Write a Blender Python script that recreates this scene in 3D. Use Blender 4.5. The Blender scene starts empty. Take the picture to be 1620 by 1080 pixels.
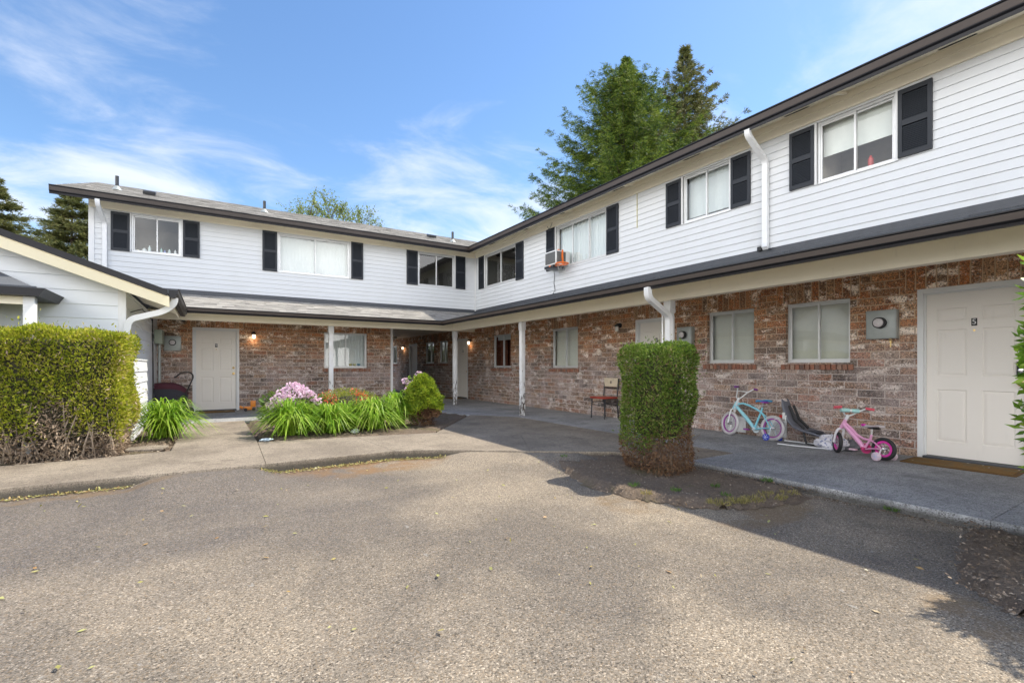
import bpy, bmesh, math, random
import numpy as np
from mathutils import Vector, Matrix
R = math.radians
random.seed(5)
rng = np.random.default_rng(11)
C = bpy.context.scene.collection
SC = bpy.context.scene
# ------------------------------------------------------------------ camera, light, exposure
cam_d = bpy.data.cameras.new("camera"); cam = bpy.data.objects.new("camera", cam_d); C.objects.link(cam)
cam.location = (0, 0, 1.154); cam.rotation_euler = (R(90), 0, R(-32.306))
cam_d.sensor_width = 36; cam_d.lens = 16.753; cam_d.shift_y = 0.0237; cam_d.clip_end = 2000; cam_d.clip_start = 0.05
SC.camera = cam
SUN = Vector((0.69, -0.07, 1.0)).normalized()
EL = math.asin(SUN.z); AZ = math.atan2(SUN.x, SUN.y)
sl = bpy.data.lights.new("sun", 'SUN'); sl.energy = 3.75; sl.angle = R(0.5); sl.color = (1, 0.915, 0.77)
so = bpy.data.objects.new("sun", sl); C.objects.link(so); so.rotation_euler = SUN.to_track_quat('Z', 'Y').to_euler()
so.location = (20, 0, 30)
W = bpy.data.worlds.new("World"); SC.world = W; W.use_nodes = True
def make_world():
    t = W.node_tree; t.nodes.clear(); N = t.nodes; L = t.links
    def nd(ty, **k):
        n = N.new(ty)
        for a, b in k.items(): setattr(n, a, b)
        return n
    def mth(op, a, b=0.0, clamp=False):
        n = nd('ShaderNodeMath', operation=op, use_clamp=clamp)
        for i, x in enumerate((a, b)):
            if isinstance(x, (int, float)): n.inputs[i].default_value = x
            else: L.new(x, n.inputs[i])
        return n.outputs[0]
    out = nd('ShaderNodeOutputWorld'); bg = nd('ShaderNodeBackground')
    sky = nd('ShaderNodeTexSky', sky_type='NISHITA', sun_disc=False, sun_elevation=EL, sun_rotation=AZ)
    sky.air_density = 1.0; sky.dust_density = 0.3; sky.ozone_density = 2.0; sky.altitude = 100
    tc = nd('ShaderNodeTexCoord'); sp = nd('ShaderNodeSeparateXYZ'); L.new(tc.outputs['Generated'], sp.inputs[0])
    zz = mth('ADD', mth('MAXIMUM', sp.outputs[2], 0.0), 0.12)
    cb = nd('ShaderNodeCombineXYZ'); L.new(mth('DIVIDE', sp.outputs[0], zz), cb.inputs[0]); L.new(mth('DIVIDE', sp.outputs[1], zz), cb.inputs[1])
    mp = nd('ShaderNodeMapping'); mp.inputs['Rotation'].default_value = (0, 0, R(70)); mp.inputs['Scale'].default_value = (0.8, 1.15, 1); mp.inputs['Location'].default_value = CLOUD_LOC
    L.new(cb.outputs[0], mp.inputs[0])
    n1 = nd('ShaderNodeTexNoise'); n1.inputs['Scale'].default_value = 2.3; n1.inputs['Detail'].default_value = 9; n1.inputs['Roughness'].default_value = 0.6; n1.inputs['Distortion'].default_value = 0.5
    L.new(mp.outputs[0], n1.inputs['Vector'])
    n2 = nd('ShaderNodeTexNoise'); n2.inputs['Scale'].default_value = 0.35; n2.inputs['Detail'].default_value = 2
    L.new(mp.outputs[0], n2.inputs['Vector'])
    # more cloud towards the horizon
    hor = mth('SUBTRACT', 1.0, mth('MULTIPLY', sp.outputs[2], 2.6), True)
    dens = mth('ADD', mth('MULTIPLY', n1.outputs[0], 1.0), mth('ADD', mth('MULTIPLY', n2.outputs[0], 0.75), mth('MULTIPLY', hor, 0.36)))
    for (d, ca, amp) in CLOUD_BANKS:
        q = Vector(d).normalized(); vd = nd('ShaderNodeVectorMath', operation='DOT_PRODUCT'); L.new(tc.outputs['Generated'], vd.inputs[0]); vd.inputs[1].default_value = q
        r_ = nd('ShaderNodeMapRange', interpolation_type='SMOOTHSTEP'); r_.inputs['From Min'].default_value = math.cos(R(ca)); r_.inputs['From Max'].default_value = 1.0; r_.inputs['To Max'].default_value = amp; L.new(vd.outputs['Value'], r_.inputs['Value'])
        dens = mth('ADD', dens, r_.outputs[0])
    mr = nd('ShaderNodeMapRange', interpolation_type='SMOOTHSTEP'); mr.inputs['From Min'].default_value = 0.965; mr.inputs['From Max'].default_value = 1.42; mr.inputs['To Max'].default_value = 0.80
    L.new(dens, mr.inputs['Value'])
    hs = nd('ShaderNodeHueSaturation'); hs.inputs['Saturation'].default_value = SKY_SAT; hs.inputs['Value'].default_value = SKY_VAL
    L.new(sky.outputs[0], hs.inputs['Color'])
    mx = nd('ShaderNodeMix', data_type='RGBA'); L.new(mr.outputs[0], mx.inputs[0]); L.new(hs.outputs[0], mx.inputs[6]); mx.inputs[7].default_value = CLOUD_COL
    # added unseen glow low behind the viewpoint, lifting the light in the shaded porch
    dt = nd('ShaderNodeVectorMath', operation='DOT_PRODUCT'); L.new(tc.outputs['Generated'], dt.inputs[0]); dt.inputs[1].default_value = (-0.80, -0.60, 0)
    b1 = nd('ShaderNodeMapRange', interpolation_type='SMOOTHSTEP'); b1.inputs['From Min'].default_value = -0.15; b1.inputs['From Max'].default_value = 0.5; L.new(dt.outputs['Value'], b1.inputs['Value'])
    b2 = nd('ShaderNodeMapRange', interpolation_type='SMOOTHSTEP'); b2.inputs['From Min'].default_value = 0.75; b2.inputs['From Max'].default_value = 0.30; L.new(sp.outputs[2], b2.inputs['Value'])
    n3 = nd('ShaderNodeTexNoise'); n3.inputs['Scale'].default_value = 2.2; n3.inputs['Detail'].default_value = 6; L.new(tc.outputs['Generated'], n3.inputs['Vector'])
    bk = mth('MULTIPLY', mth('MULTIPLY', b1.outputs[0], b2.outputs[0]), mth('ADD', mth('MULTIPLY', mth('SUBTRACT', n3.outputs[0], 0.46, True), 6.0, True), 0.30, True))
    mb_ = nd('ShaderNodeMix', data_type='RGBA'); L.new(bk, mb_.inputs[0]); L.new(mx.outputs[2], mb_.inputs[6]); mb_.inputs[7].default_value = FILL_GLOW_COL; mx = mb_
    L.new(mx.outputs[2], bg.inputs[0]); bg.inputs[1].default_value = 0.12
    L.new(bg.outputs[0], out.inputs[0])
CLOUD_BANKS = [((-0.33, 1.40, 0.40), 17, 0.13), ((0.02, 1.17, 0.45), 17, 0.13), ((0.46, 0.90, 0.26), 17, 0.24), ((1.20, 0.42, 0.76), 20, 0.22), ((-0.5, 1.3, 0.15), 16, 0.15)]
CLOUD_LOC = (7.7, 2.1, 0.0); SKY_SAT = 1.12; SKY_VAL = 1.06; CLOUD_COL = (5.0, 5.2, 5.6, 1); FILL_GLOW_COL = (28.0, 27.0, 26.0, 1)
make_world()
SC.view_settings.view_transform = 'Standard'; SC.view_settings.look = 'None'; SC.view_settings.gamma = 1; SC.view_settings.exposure = 0.88
try:
    SC.cycles.max_bounces = 8; SC.cycles.transparent_max_bounces = 12
except Exception: pass

# ------------------------------------------------------------------ shader helper
class S:
    def __init__(s, name):
        s.mat = bpy.data.materials.new(name); s.mat.use_nodes = True; s.t = s.mat.node_tree; s.t.nodes.clear()
        s.out = s.t.nodes.new('ShaderNodeOutputMaterial')
    def n(s, ty, **k):
        x = s.t.nodes.new(ty)
        for a, b in k.items(): setattr(x, a, b)
        return x
    def set(s, sock, x):
        if x is None: return
        if isinstance(x, bpy.types.NodeSocket): s.t.links.new(x, sock)
        else:
            if hasattr(x, '__len__') and len(x) == 3 and sock.type == 'RGBA': x = (*x, 1)
            sock.default_value = x
    def m(s, op, a, b=None, c=None, clamp=False):
        x = s.n('ShaderNodeMath', operation=op, use_clamp=clamp)
        s.set(x.inputs[0], a); s.set(x.inputs[1], b); s.set(x.inputs[2], c); return x.outputs[0]
    def mix(s, f, a, b, mode='MIX'):
        x = s.n('ShaderNodeMix', data_type='RGBA', blend_type=mode); s.set(x.inputs[0], f); s.set(x.inputs[6], a); s.set(x.inputs[7], b); return x.outputs[2]
    def fmix(s, f, a, b):
        x = s.n('ShaderNodeMix', data_type='FLOAT'); s.set(x.inputs[0], f); s.set(x.inputs[2], a); s.set(x.inputs[3], b); return x.outputs[0]
    def noise(s, vec, scale, detail=3, rough=0.55, dist=0.0):
        x = s.n('ShaderNodeTexNoise'); s.set(x.inputs['Vector'], vec); x.inputs['Scale'].default_value = scale; x.inputs['Detail'].default_value = detail
        x.inputs['Roughness'].default_value = rough; x.inputs['Distortion'].default_value = dist; return x.outputs[0]
    def voro(s, vec, scale, feature='F1', out='Distance', rand=1.0):
        x = s.n('ShaderNodeTexVoronoi', feature=feature); s.set(x.inputs['Vector'], vec); x.inputs['Scale'].default_value = scale; x.inputs['Randomness'].default_value = rand; return x.outputs[out]
    def wn(s, vec):
        x = s.n('ShaderNodeTexWhiteNoise', noise_dimensions='3D'); s.set(x.inputs['Vector'], vec); return x.outputs['Value']
    def ramp(s, f, stops, interp='LINEAR'):
        x = s.n('ShaderNodeValToRGB'); s.set(x.inputs[0], f); r = x.color_ramp; r.interpolation = interp
        while len(r.elements) < len(stops): r.elements.new(0.5)
        for e, (p, c) in zip(r.elements, stops):
            e.position = p; e.color = (c, c, c, 1) if isinstance(c, (int, float)) else (*c, 1)
        return x.outputs[0]
    def rng(s, v, a, b, c=0.0, d=1.0, smooth=True):
        x = s.n('ShaderNodeMapRange', interpolation_type='SMOOTHSTEP' if smooth else 'LINEAR'); s.set(x.inputs[0], v)
        for i, q in enumerate((a, b, c, d)): s.set(x.inputs[i + 1], q)
        return x.outputs[0]
    def sep(s, v):
        x = s.n('ShaderNodeSeparateXYZ'); s.set(x.inputs[0], v); return x.outputs
    def comb(s, a, b, c):
        x = s.n('ShaderNodeCombineXYZ')
        for i, q in enumerate((a, b, c)): s.set(x.inputs[i], q)
        return x.outputs[0]
    def pos(s): return s.n('ShaderNodeNewGeometry').outputs['Position']
    def obj(s): return s.n('ShaderNodeTexCoord').outputs['Object']
    def island(s): return s.n('ShaderNodeNewGeometry').outputs['Random Per Island']
    def scale(s, v, k):
        x = s.n('ShaderNodeVectorMath', operation='MULTIPLY'); s.set(x.inputs[0], v); x.inputs[1].default_value = k; return x.outputs[0]
    def bump(s, h, strength=0.5, dist=0.01, nrm=None):
        x = s.n('ShaderNodeBump'); s.set(x.inputs['Height'], h); x.inputs['Strength'].default_value = strength; x.inputs['Distance'].default_value = dist
        if nrm is not None: s.set(x.inputs['Normal'], nrm)
        return x.outputs[0]
    def done(s, col, rough=0.6, normal=None, metal=0.0, spec=0.5, emit=None, estr=0.0, transl=None):
        b = s.n('ShaderNodeBsdfPrincipled'); s.set(b.inputs['Base Color'], col); s.set(b.inputs['Roughness'], rough); s.set(b.inputs['Metallic'], metal)
        s.set(b.inputs['Specular IOR Level'], spec)
        if normal is not None: s.set(b.inputs['Normal'], normal)
        if emit is not None: s.set(b.inputs['Emission Color'], emit); b.inputs['Emission Strength'].default_value = estr
        o = b.outputs[0]
        if transl:
            tr = s.n('ShaderNodeBsdfTranslucent'); s.set(tr.inputs[0], col); mx = s.n('ShaderNodeMixShader'); mx.inputs[0].default_value = transl
            s.t.links.new(o, mx.inputs[1]); s.t.links.new(tr.outputs[0], mx.inputs[2]); o = mx.outputs[0]
        s.t.links.new(o, s.out.inputs[0]); return s.mat

def plain(name, col, rough=0.55, metal=0.0, var=0.12, nscale=14, spec=0.5, bump=0.0):
    s = S(name); p = s.obj(); n = s.noise(p, nscale, 4); n2 = s.noise(p, nscale * 6, 2)
    f = s.m('ADD', s.m('MULTIPLY', n, var * 2), 1 - var)
    c = s.mix(1.0, col, s.comb(f, f, f), 'MULTIPLY')
    return s.done(c, s.fmix(n2, rough * 0.85, min(1, rough * 1.15)), s.bump(n2, bump, 0.004) if bump else None, metal, spec)

M = {}
def mats():
    M['cream'] = painted('cream_paint', (0.88, 0.82, 0.67), 0.25)
    M['cream_clean'] = painted('barge_paint', (0.80, 0.72, 0.50), 0.15)
    M['white_paint'] = painted('white_paint', (0.72, 0.73, 0.73), 0.2)
    M['post_paint'] = painted('peeling_post_paint', (0.70, 0.71, 0.72), 0.9, peel=True)
    M['siding'] = siding_mat('lap_siding_vinyl', (0.645, 0.665, 0.68))
    M['siding_g'] = siding_mat('garage_lap_siding', (0.72, 0.755, 0.79))
    M['gutter'] = plain('dark_gutter_metal', (0.014, 0.0135, 0.016), 0.42, var=0.2, nscale=3, spec=0.3)
    M['gface'] = plain('brown_gutter_face', (0.062, 0.048, 0.040), 0.45, var=0.25, nscale=3, spec=0.3)
    M['downspout'] = plain('white_downspout_metal', (0.76, 0.77, 0.77), 0.4, var=0.05)
    M['shutter'] = plain('slate_shutter', (0.022, 0.026, 0.033), 0.5, var=0.15, spec=0.3)
    M['alu'] = plain('aluminium_frame', (0.62, 0.63, 0.63), 0.38, metal=0.35, var=0.1)
    M['flash'] = plain('dark_flashing', (0.055, 0.06, 0.07), 0.5, var=0.25)
    M['black'] = plain('black_rubber', (0.018, 0.018, 0.019), 0.6)
    M['blackmetal'] = plain('black_metal', (0.022, 0.024, 0.028), 0.4, var=0.2)
    M['dark'] = plain('dark_slot', (0.015, 0.012, 0.01), 0.9)
    M['door'] = painted('door_paint', (0.78, 0.745, 0.69), 0.12)
    M['brass'] = plain('brass', (0.55, 0.40, 0.18), 0.3, metal=0.9)
    M['chrome'] = plain('chrome', (0.7, 0.7, 0.72), 0.22, metal=1.0, var=0.05)
    M['galv'] = plain('galvanised_box', (0.36, 0.39, 0.38), 0.45, metal=0.3, var=0.2, nscale=9)
    M['greenbox'] = plain('grey_green_box', (0.32, 0.37, 0.30), 0.5, var=0.1)
    M['glassball'] = plain('meter_face', (0.55, 0.52, 0.53), 0.15, var=0.25, nscale=60)
    M['wood_in'] = plain('interior_wall', (0.42, 0.37, 0.30), 0.8)
    M['dark_in'] = plain('interior_dark', (0.10, 0.095, 0.085), 0.8)
    M['bath_in'] = plain('interior_bath_wall', (0.17, 0.18, 0.165), 0.8)
    M['red_in'] = plain('interior_red_curtain', (0.16, 0.045, 0.022), 0.85)
    M['blind'] = plain('window_blind', (0.86, 0.85, 0.78), 0.6, var=0.05)
    M['curtain'] = plain('white_curtain', (0.66, 0.69, 0.69), 0.8, var=0.06)
    M['shade'] = plain('roller_shade', (0.75, 0.76, 0.72), 0.8, var=0.05)
    M['mat'] = mat_coir()
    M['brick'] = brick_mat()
    M['rowlock'] = rowlock_mat()
    M['shingle'] = shingle_mat('weathered_shingle', (0.29, 0.278, 0.258))
    M['shingle_d'] = shingle_mat('dark_shingle', (0.10, 0.108, 0.12))
    M['glass'] = glass_mat()
    M['ceiling'] = painted('porch_ceiling_paint', (0.74, 0.68, 0.54), 0.3)

def painted(name, col, dirt, peel=False):
    s = S(name); p = s.pos()
    n = s.noise(p, 2.2, 5, 0.6); n2 = s.noise(s.scale(p, (1, 1, 0.25)), 14, 4, 0.65); n3 = s.noise(p, 90, 2)
    c = s.mix(s.rng(n, 0.35, 0.75, 0, dirt * 0.55), col, tuple(x * 0.72 for x in (col[0], col[1] * 0.97, col[2] * 0.86)))
    c = s.mix(s.rng(n2, 0.60, 0.78, 0, dirt * 0.7), c, tuple(x * 0.5 for x in col))
    b = s.m('ADD', s.m('MULTIPLY', n3, 0.4), s.m('MULTIPLY', n2, 0.6))
    if peel:
        z = s.sep(p)[2]; q = s.noise(s.scale(p, (1, 1, 0.35)), 26, 5, 0.7)
        thr = s.rng(z, 0.0, 1.3, 0.47, 0.66)
        f = s.rng(s.m('SUBTRACT', q, thr), 0.0, 0.02)
        c = s.mix(f, c, (0.10, 0.085, 0.07)); b = s.m('SUBTRACT', b, s.m('MULTIPLY', f, 1.5))
    return s.done(c, 0.62, s.bump(b, 0.25, 0.004))

def siding_mat(name, col):
    s = S(name); p = s.pos()
    n = s.noise(s.scale(p, (1, 1, 0.5)), 1.3, 5, 0.62); n2 = s.noise(s.scale(p, (6, 6, 60)), 3, 3); n3 = s.noise(s.scale(p, (1, 1, 0.1)), 9, 4, 0.7)
    c = s.mix(s.rng(n, 0.4, 0.75, 0, 0.35), col, (col[0] * 0.90, col[1] * 0.89, col[2] * 0.86))
    c = s.mix(s.rng(n3, 0.60, 0.8, 0, 0.22), c, (col[0] * 0.72, col[1] * 0.71, col[2] * 0.65))
    return s.done(c, 0.5, s.bump(n2, 0.12, 0.002), spec=0.35)

def brick_mat():
    s = S('tumbled_brick'); p = s.pos(); x, y, z = s.sep(p)
    nrm = s.n('ShaderNodeNewGeometry').outputs['Normal']; nx = s.m('ABSOLUTE', s.sep(nrm)[0])
    ax = s.m('GREATER_THAN', nx, 0.5); a = s.fmix(ax, x, y)
    w = s.noise(p, 7, 2); a = s.m('ADD', a, s.m('MULTIPLY', w, 0.012)); zw = s.m('ADD', z, s.m('MULTIPLY', s.noise(p, 5.3, 2), 0.012))
    sol = s.m('MULTIPLY', s.m('GREATER_THAN', z, 2.125), s.m('LESS_THAN', z, 2.43))
    msk = None
    for wall_, (r0, r1) in [(1, q) for q in ((1.2, 2.52), (3.0, 4.14), (4.4, 5.53), (5.98, 7.26), (8.87, 10.22), (11.96, 13.32), (14.8, 16.06), (16.4, 19.1))] + [(0, (-0.5, 0.76)), (0, (2.6, 4.08))]:
        q = s.m('MULTIPLY', s.m('GREATER_THAN', a, r0), s.m('LESS_THAN', a, r1)); q = s.m('MULTIPLY', q, ax if wall_ else s.m('SUBTRACT', 1.0, ax)); msk = q if msk is None else s.m('MAXIMUM', msk, q)
    sol = s.m('MULTIPLY', sol, msk)
    v = s.m('DIVIDE', zw, 0.104); row = s.m('FLOOR', v); u = s.m('ADD', s.m('DIVIDE', a, 0.32), s.m('MULTIPLY', s.m('MODULO', s.m('ADD', row, 100), 2), 0.5))
    su = s.m('DIVIDE', a, 0.104); sv = s.m('DIVIDE', s.m('SUBTRACT', zw, 2.125), 0.30)
    def parts(u, v, du, dv):
        fu = s.m('FRACT', s.m('ADD', u, 200)); fv = s.m('FRACT', s.m('ADD', v, 200))
        eu = s.m('MULTIPLY', s.m('MINIMUM', fu, s.m('SUBTRACT', 1.0, fu)), du); ev = s.m('MULTIPLY', s.m('MINIMUM', fv, s.m('SUBTRACT', 1.0, fv)), dv)
        return s.m('MINIMUM', eu, ev), s.m('FLOOR', u), s.m('FLOOR', v)
    e1, c1, r1 = parts(u, v, 0.32, 0.104); e2, c2, r2 = parts(su, sv, 0.104, 0.30)
    e = s.fmix(sol, e1, e2); idv = s.comb(s.fmix(sol, c1, c2), s.fmix(sol, r1, s.m('ADD', r2, 77)), ax)
    edge = s.m('ADD', e, s.m('MULTIPLY', s.m('SUBTRACT', s.noise(p, 55, 3), 0.5), 0.007))
    mort = s.rng(edge, 0.0045, 0.0095, 1, 0)
    wn = s.wn(idv); wn2 = s.wn(s.comb(s.m('ADD', s.sep(idv)[0], 31), s.sep(idv)[1], s.sep(idv)[2]))
    up = s.ramp(wn, [(0, (0.20, 0.070, 0.030)), (0.2, (0.30, 0.125, 0.055)), (0.42, (0.24, 0.115, 0.062)), (0.6, (0.36, 0.175, 0.085)), (0.78, (0.14, 0.075, 0.045)), (0.9, (0.33, 0.20, 0.12)), (1, (0.085, 0.06, 0.05))])
    lo = s.ramp(wn, [(0, (0.26, 0.12, 0.08)), (0.2, (0.27, 0.18, 0.13)), (0.42, (0.20, 0.15, 0.125)), (0.58, (0.33, 0.235, 0.165)), (0.72, (0.12, 0.105, 0.10)), (0.85, (0.36, 0.31, 0.27)), (1, (0.07, 0.065, 0.07))])
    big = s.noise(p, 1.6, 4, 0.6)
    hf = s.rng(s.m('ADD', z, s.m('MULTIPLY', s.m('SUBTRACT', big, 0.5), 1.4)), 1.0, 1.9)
    c = s.mix(hf, lo, up)  # upper brick tint holds warm reflections as well as dirt
    # mottling: tumbled faces with dark flecks and pale bloom
    n1 = s.noise(p, 42, 4, 0.7); n2 = s.noise(s.comb(a, z, wn), 85, 3, 0.7)
    c = s.mix(s.rng(s.m('ADD', n1, s.m('MULTIPLY', wn2, 0.10)), 0.50, 0.60, 0, 0.95), c, s.mix(0.80, c, (0.045, 0.034, 0.028)))
    n4 = s.noise(p, 19, 4, 0.7, 0.6); c = s.mix(s.rng(n4, 0.55, 0.68, 0, 0.5), c, (0.34, 0.24, 0.17)); c = s.mix(s.rng(n4, 0.44, 0.34, 0, 0.55), c, (0.10, 0.065, 0.05))
    c = s.mix(s.rng(n2, 0.54, 0.68, 0, 0.7), c, (0.46, 0.37, 0.30))
    smear = s.noise(s.scale(p, (1, 1, 2.0)), 3.3, 5, 0.65, 0.4)
    tot = s.m('ADD', smear, s.m('ADD', s.m('MULTIPLY', wn2, 0.10), s.m('MULTIPLY', s.noise(p, 38, 4, 0.75), 0.42)))
    c = s.mix(s.m('MULTIPLY', s.rng(tot, 0.79, 0.92), 0.8), c, (0.60, 0.565, 0.54))
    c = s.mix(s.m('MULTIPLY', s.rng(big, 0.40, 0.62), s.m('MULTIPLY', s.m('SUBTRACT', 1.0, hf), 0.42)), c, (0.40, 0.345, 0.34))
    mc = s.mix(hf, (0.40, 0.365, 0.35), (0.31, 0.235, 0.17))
    mc = s.mix(s.rng(s.noise(p, 30, 3), 0.45, 0.65, 0, 0.5), mc, (0.2, 0.16, 0.14))
    c = s.mix(mort, c, mc)
    n5 = s.noise(s.comb(a, z, s.m('MULTIPLY', wn, 9)), 58, 2, 0.6); n6 = s.noise(s.comb(z, a, s.m('MULTIPLY', wn2, 7)), 36, 3, 0.7)
    c = s.mix(s.m('MULTIPLY', s.rng(n5, 0.56, 0.64, 0, 0.85), s.m('SUBTRACT', 1.0, mort)), c, (0.05, 0.04, 0.036)); c = s.mix(s.m('MULTIPLY', s.rng(n6, 0.60, 0.68, 0, 0.75), s.m('SUBTRACT', 1.0, mort)), c, s.mix(hf, (0.56, 0.52, 0.48), (0.50, 0.37, 0.25)))
    c = s.mix(1.0, c, s.mix(hf, (1.28, 1.22, 1.18), (2.05, 1.92, 1.72)), 'MULTIPLY')  # upper brick brightened in its colour to offset the dim porch light
    h = s.m('ADD', s.m('MULTIPLY', s.m('SUBTRACT', 1.0, mort), 1.0), s.m('ADD', s.m('MULTIPLY', n1, 0.5), s.m('MULTIPLY', wn2, 0.25)))
    return s.done(c, 0.85, s.bump(h, 0.9, 0.008), spec=0.25)

def rowlock_mat():
    s = S('rowlock_brick'); p = s.pos(); wn = s.island()
    c = s.ramp(wn, [(0, (0.22, 0.09, 0.06)), (0.3, (0.33, 0.15, 0.10)), (0.6, (0.26, 0.15, 0.11)), (0.85, (0.38, 0.26, 0.2)), (1, (0.14, 0.09, 0.08))])
    n1 = s.noise(p, 45, 4, 0.7); c = s.mix(s.rng(n1, 0.52, 0.7, 0, 0.7), c, (0.06, 0.045, 0.04))
    return s.done(c, 0.85, s.bump(n1, 0.7, 0.006), spec=0.25)

def shingle_mat(name, col):
    s = S(name); p = s.pos(); isl = s.island()
    c = s.ramp(isl, [(0, tuple(v * 0.72 for v in col)), (0.5, col), (1, tuple(min(1, v * 1.22) for v in col))])
    g = s.voro(p, 190, out='Color'); n = s.noise(p, 150, 2); n2 = s.noise(p, 1.1, 4)
    c = s.mix(0.35, c, s.mix(1.0, c, s.ramp(n, [(0.3, 0.35), (0.7, 1.7)]), 'MULTIPLY'))
    c = s.mix(s.rng(n2, 0.45, 0.75, 0, 0.45), c, tuple(v * 1.25 for v in col)); c = s.mix(s.rng(s.noise(p, 5, 5, 0.7), 0.6, 0.75, 0, 0.5), c, (0.13, 0.135, 0.08))
    return s.done(c, 0.95, s.bump(n, 0.6, 0.004), spec=0.2)

def glass_mat():
    s = S('window_glass'); lw = s.n('ShaderNodeLayerWeight'); lw.inputs[0].default_value = 0.5
    n = s.bump(s.noise(s.pos(), 0.9, 1), 0.12, 0.02)
    tr = s.n('ShaderNodeBsdfTransparent'); tr.inputs[0].default_value = (0.93, 0.96, 0.955, 1)
    gl = s.n('ShaderNodeBsdfGlossy'); gl.inputs['Roughness'].default_value = 0.01; gl.inputs[0].default_value = (1, 1, 1, 1); s.set(gl.inputs['Normal'], n)
    mx = s.n('ShaderNodeMixShader'); s.set(mx.inputs[0], s.m('ADD', 0.06, s.m('MULTIPLY', s.m('POWER', lw.outputs['Facing'], 4.0), 0.85), clamp=True)); s.t.links.new(tr.outputs[0], mx.inputs[1]); s.t.links.new(gl.outputs[0], mx.inputs[2])
    s.t.links.new(mx.outputs[0], s.out.inputs[0]); return s.mat

def mat_coir():
    s = S('coir_mat'); p = s.obj(); n = s.noise(p, 60, 4, 0.7); n2 = s.noise(p, 9, 3)
    c = s.mix(n, (0.11, 0.06, 0.022), (0.30, 0.185, 0.075)); c = s.mix(s.rng(n2, 0.5, 0.62, 0, 0.45), c, (0.14, 0.14, 0.10))
    c = s.mix(s.rng(s.noise(s.scale(p, (1, 2.4, 1)), 7, 3), 0.66, 0.70), c, (0.45, 0.42, 0.36))
    return s.done(c, 0.95, s.bump(n, 1.0, 0.01), spec=0.1)

def leaf_mat(name, cols, transl=0.3, rough=0.5, spec=0.3, clump=2.5):
    s = S(name); i = s.island(); k = len(cols)
    f = s.m('ADD', s.m('MULTIPLY', i, 0.72), s.m('MULTIPLY', s.rng(s.noise(s.pos(), clump, 3), 0.3, 0.7), 0.28))
    c = s.ramp(f, [(j / (k - 1), cc) for j, cc in enumerate(cols)])
    return s.done(c, rough, spec=spec, transl=transl)

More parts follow.
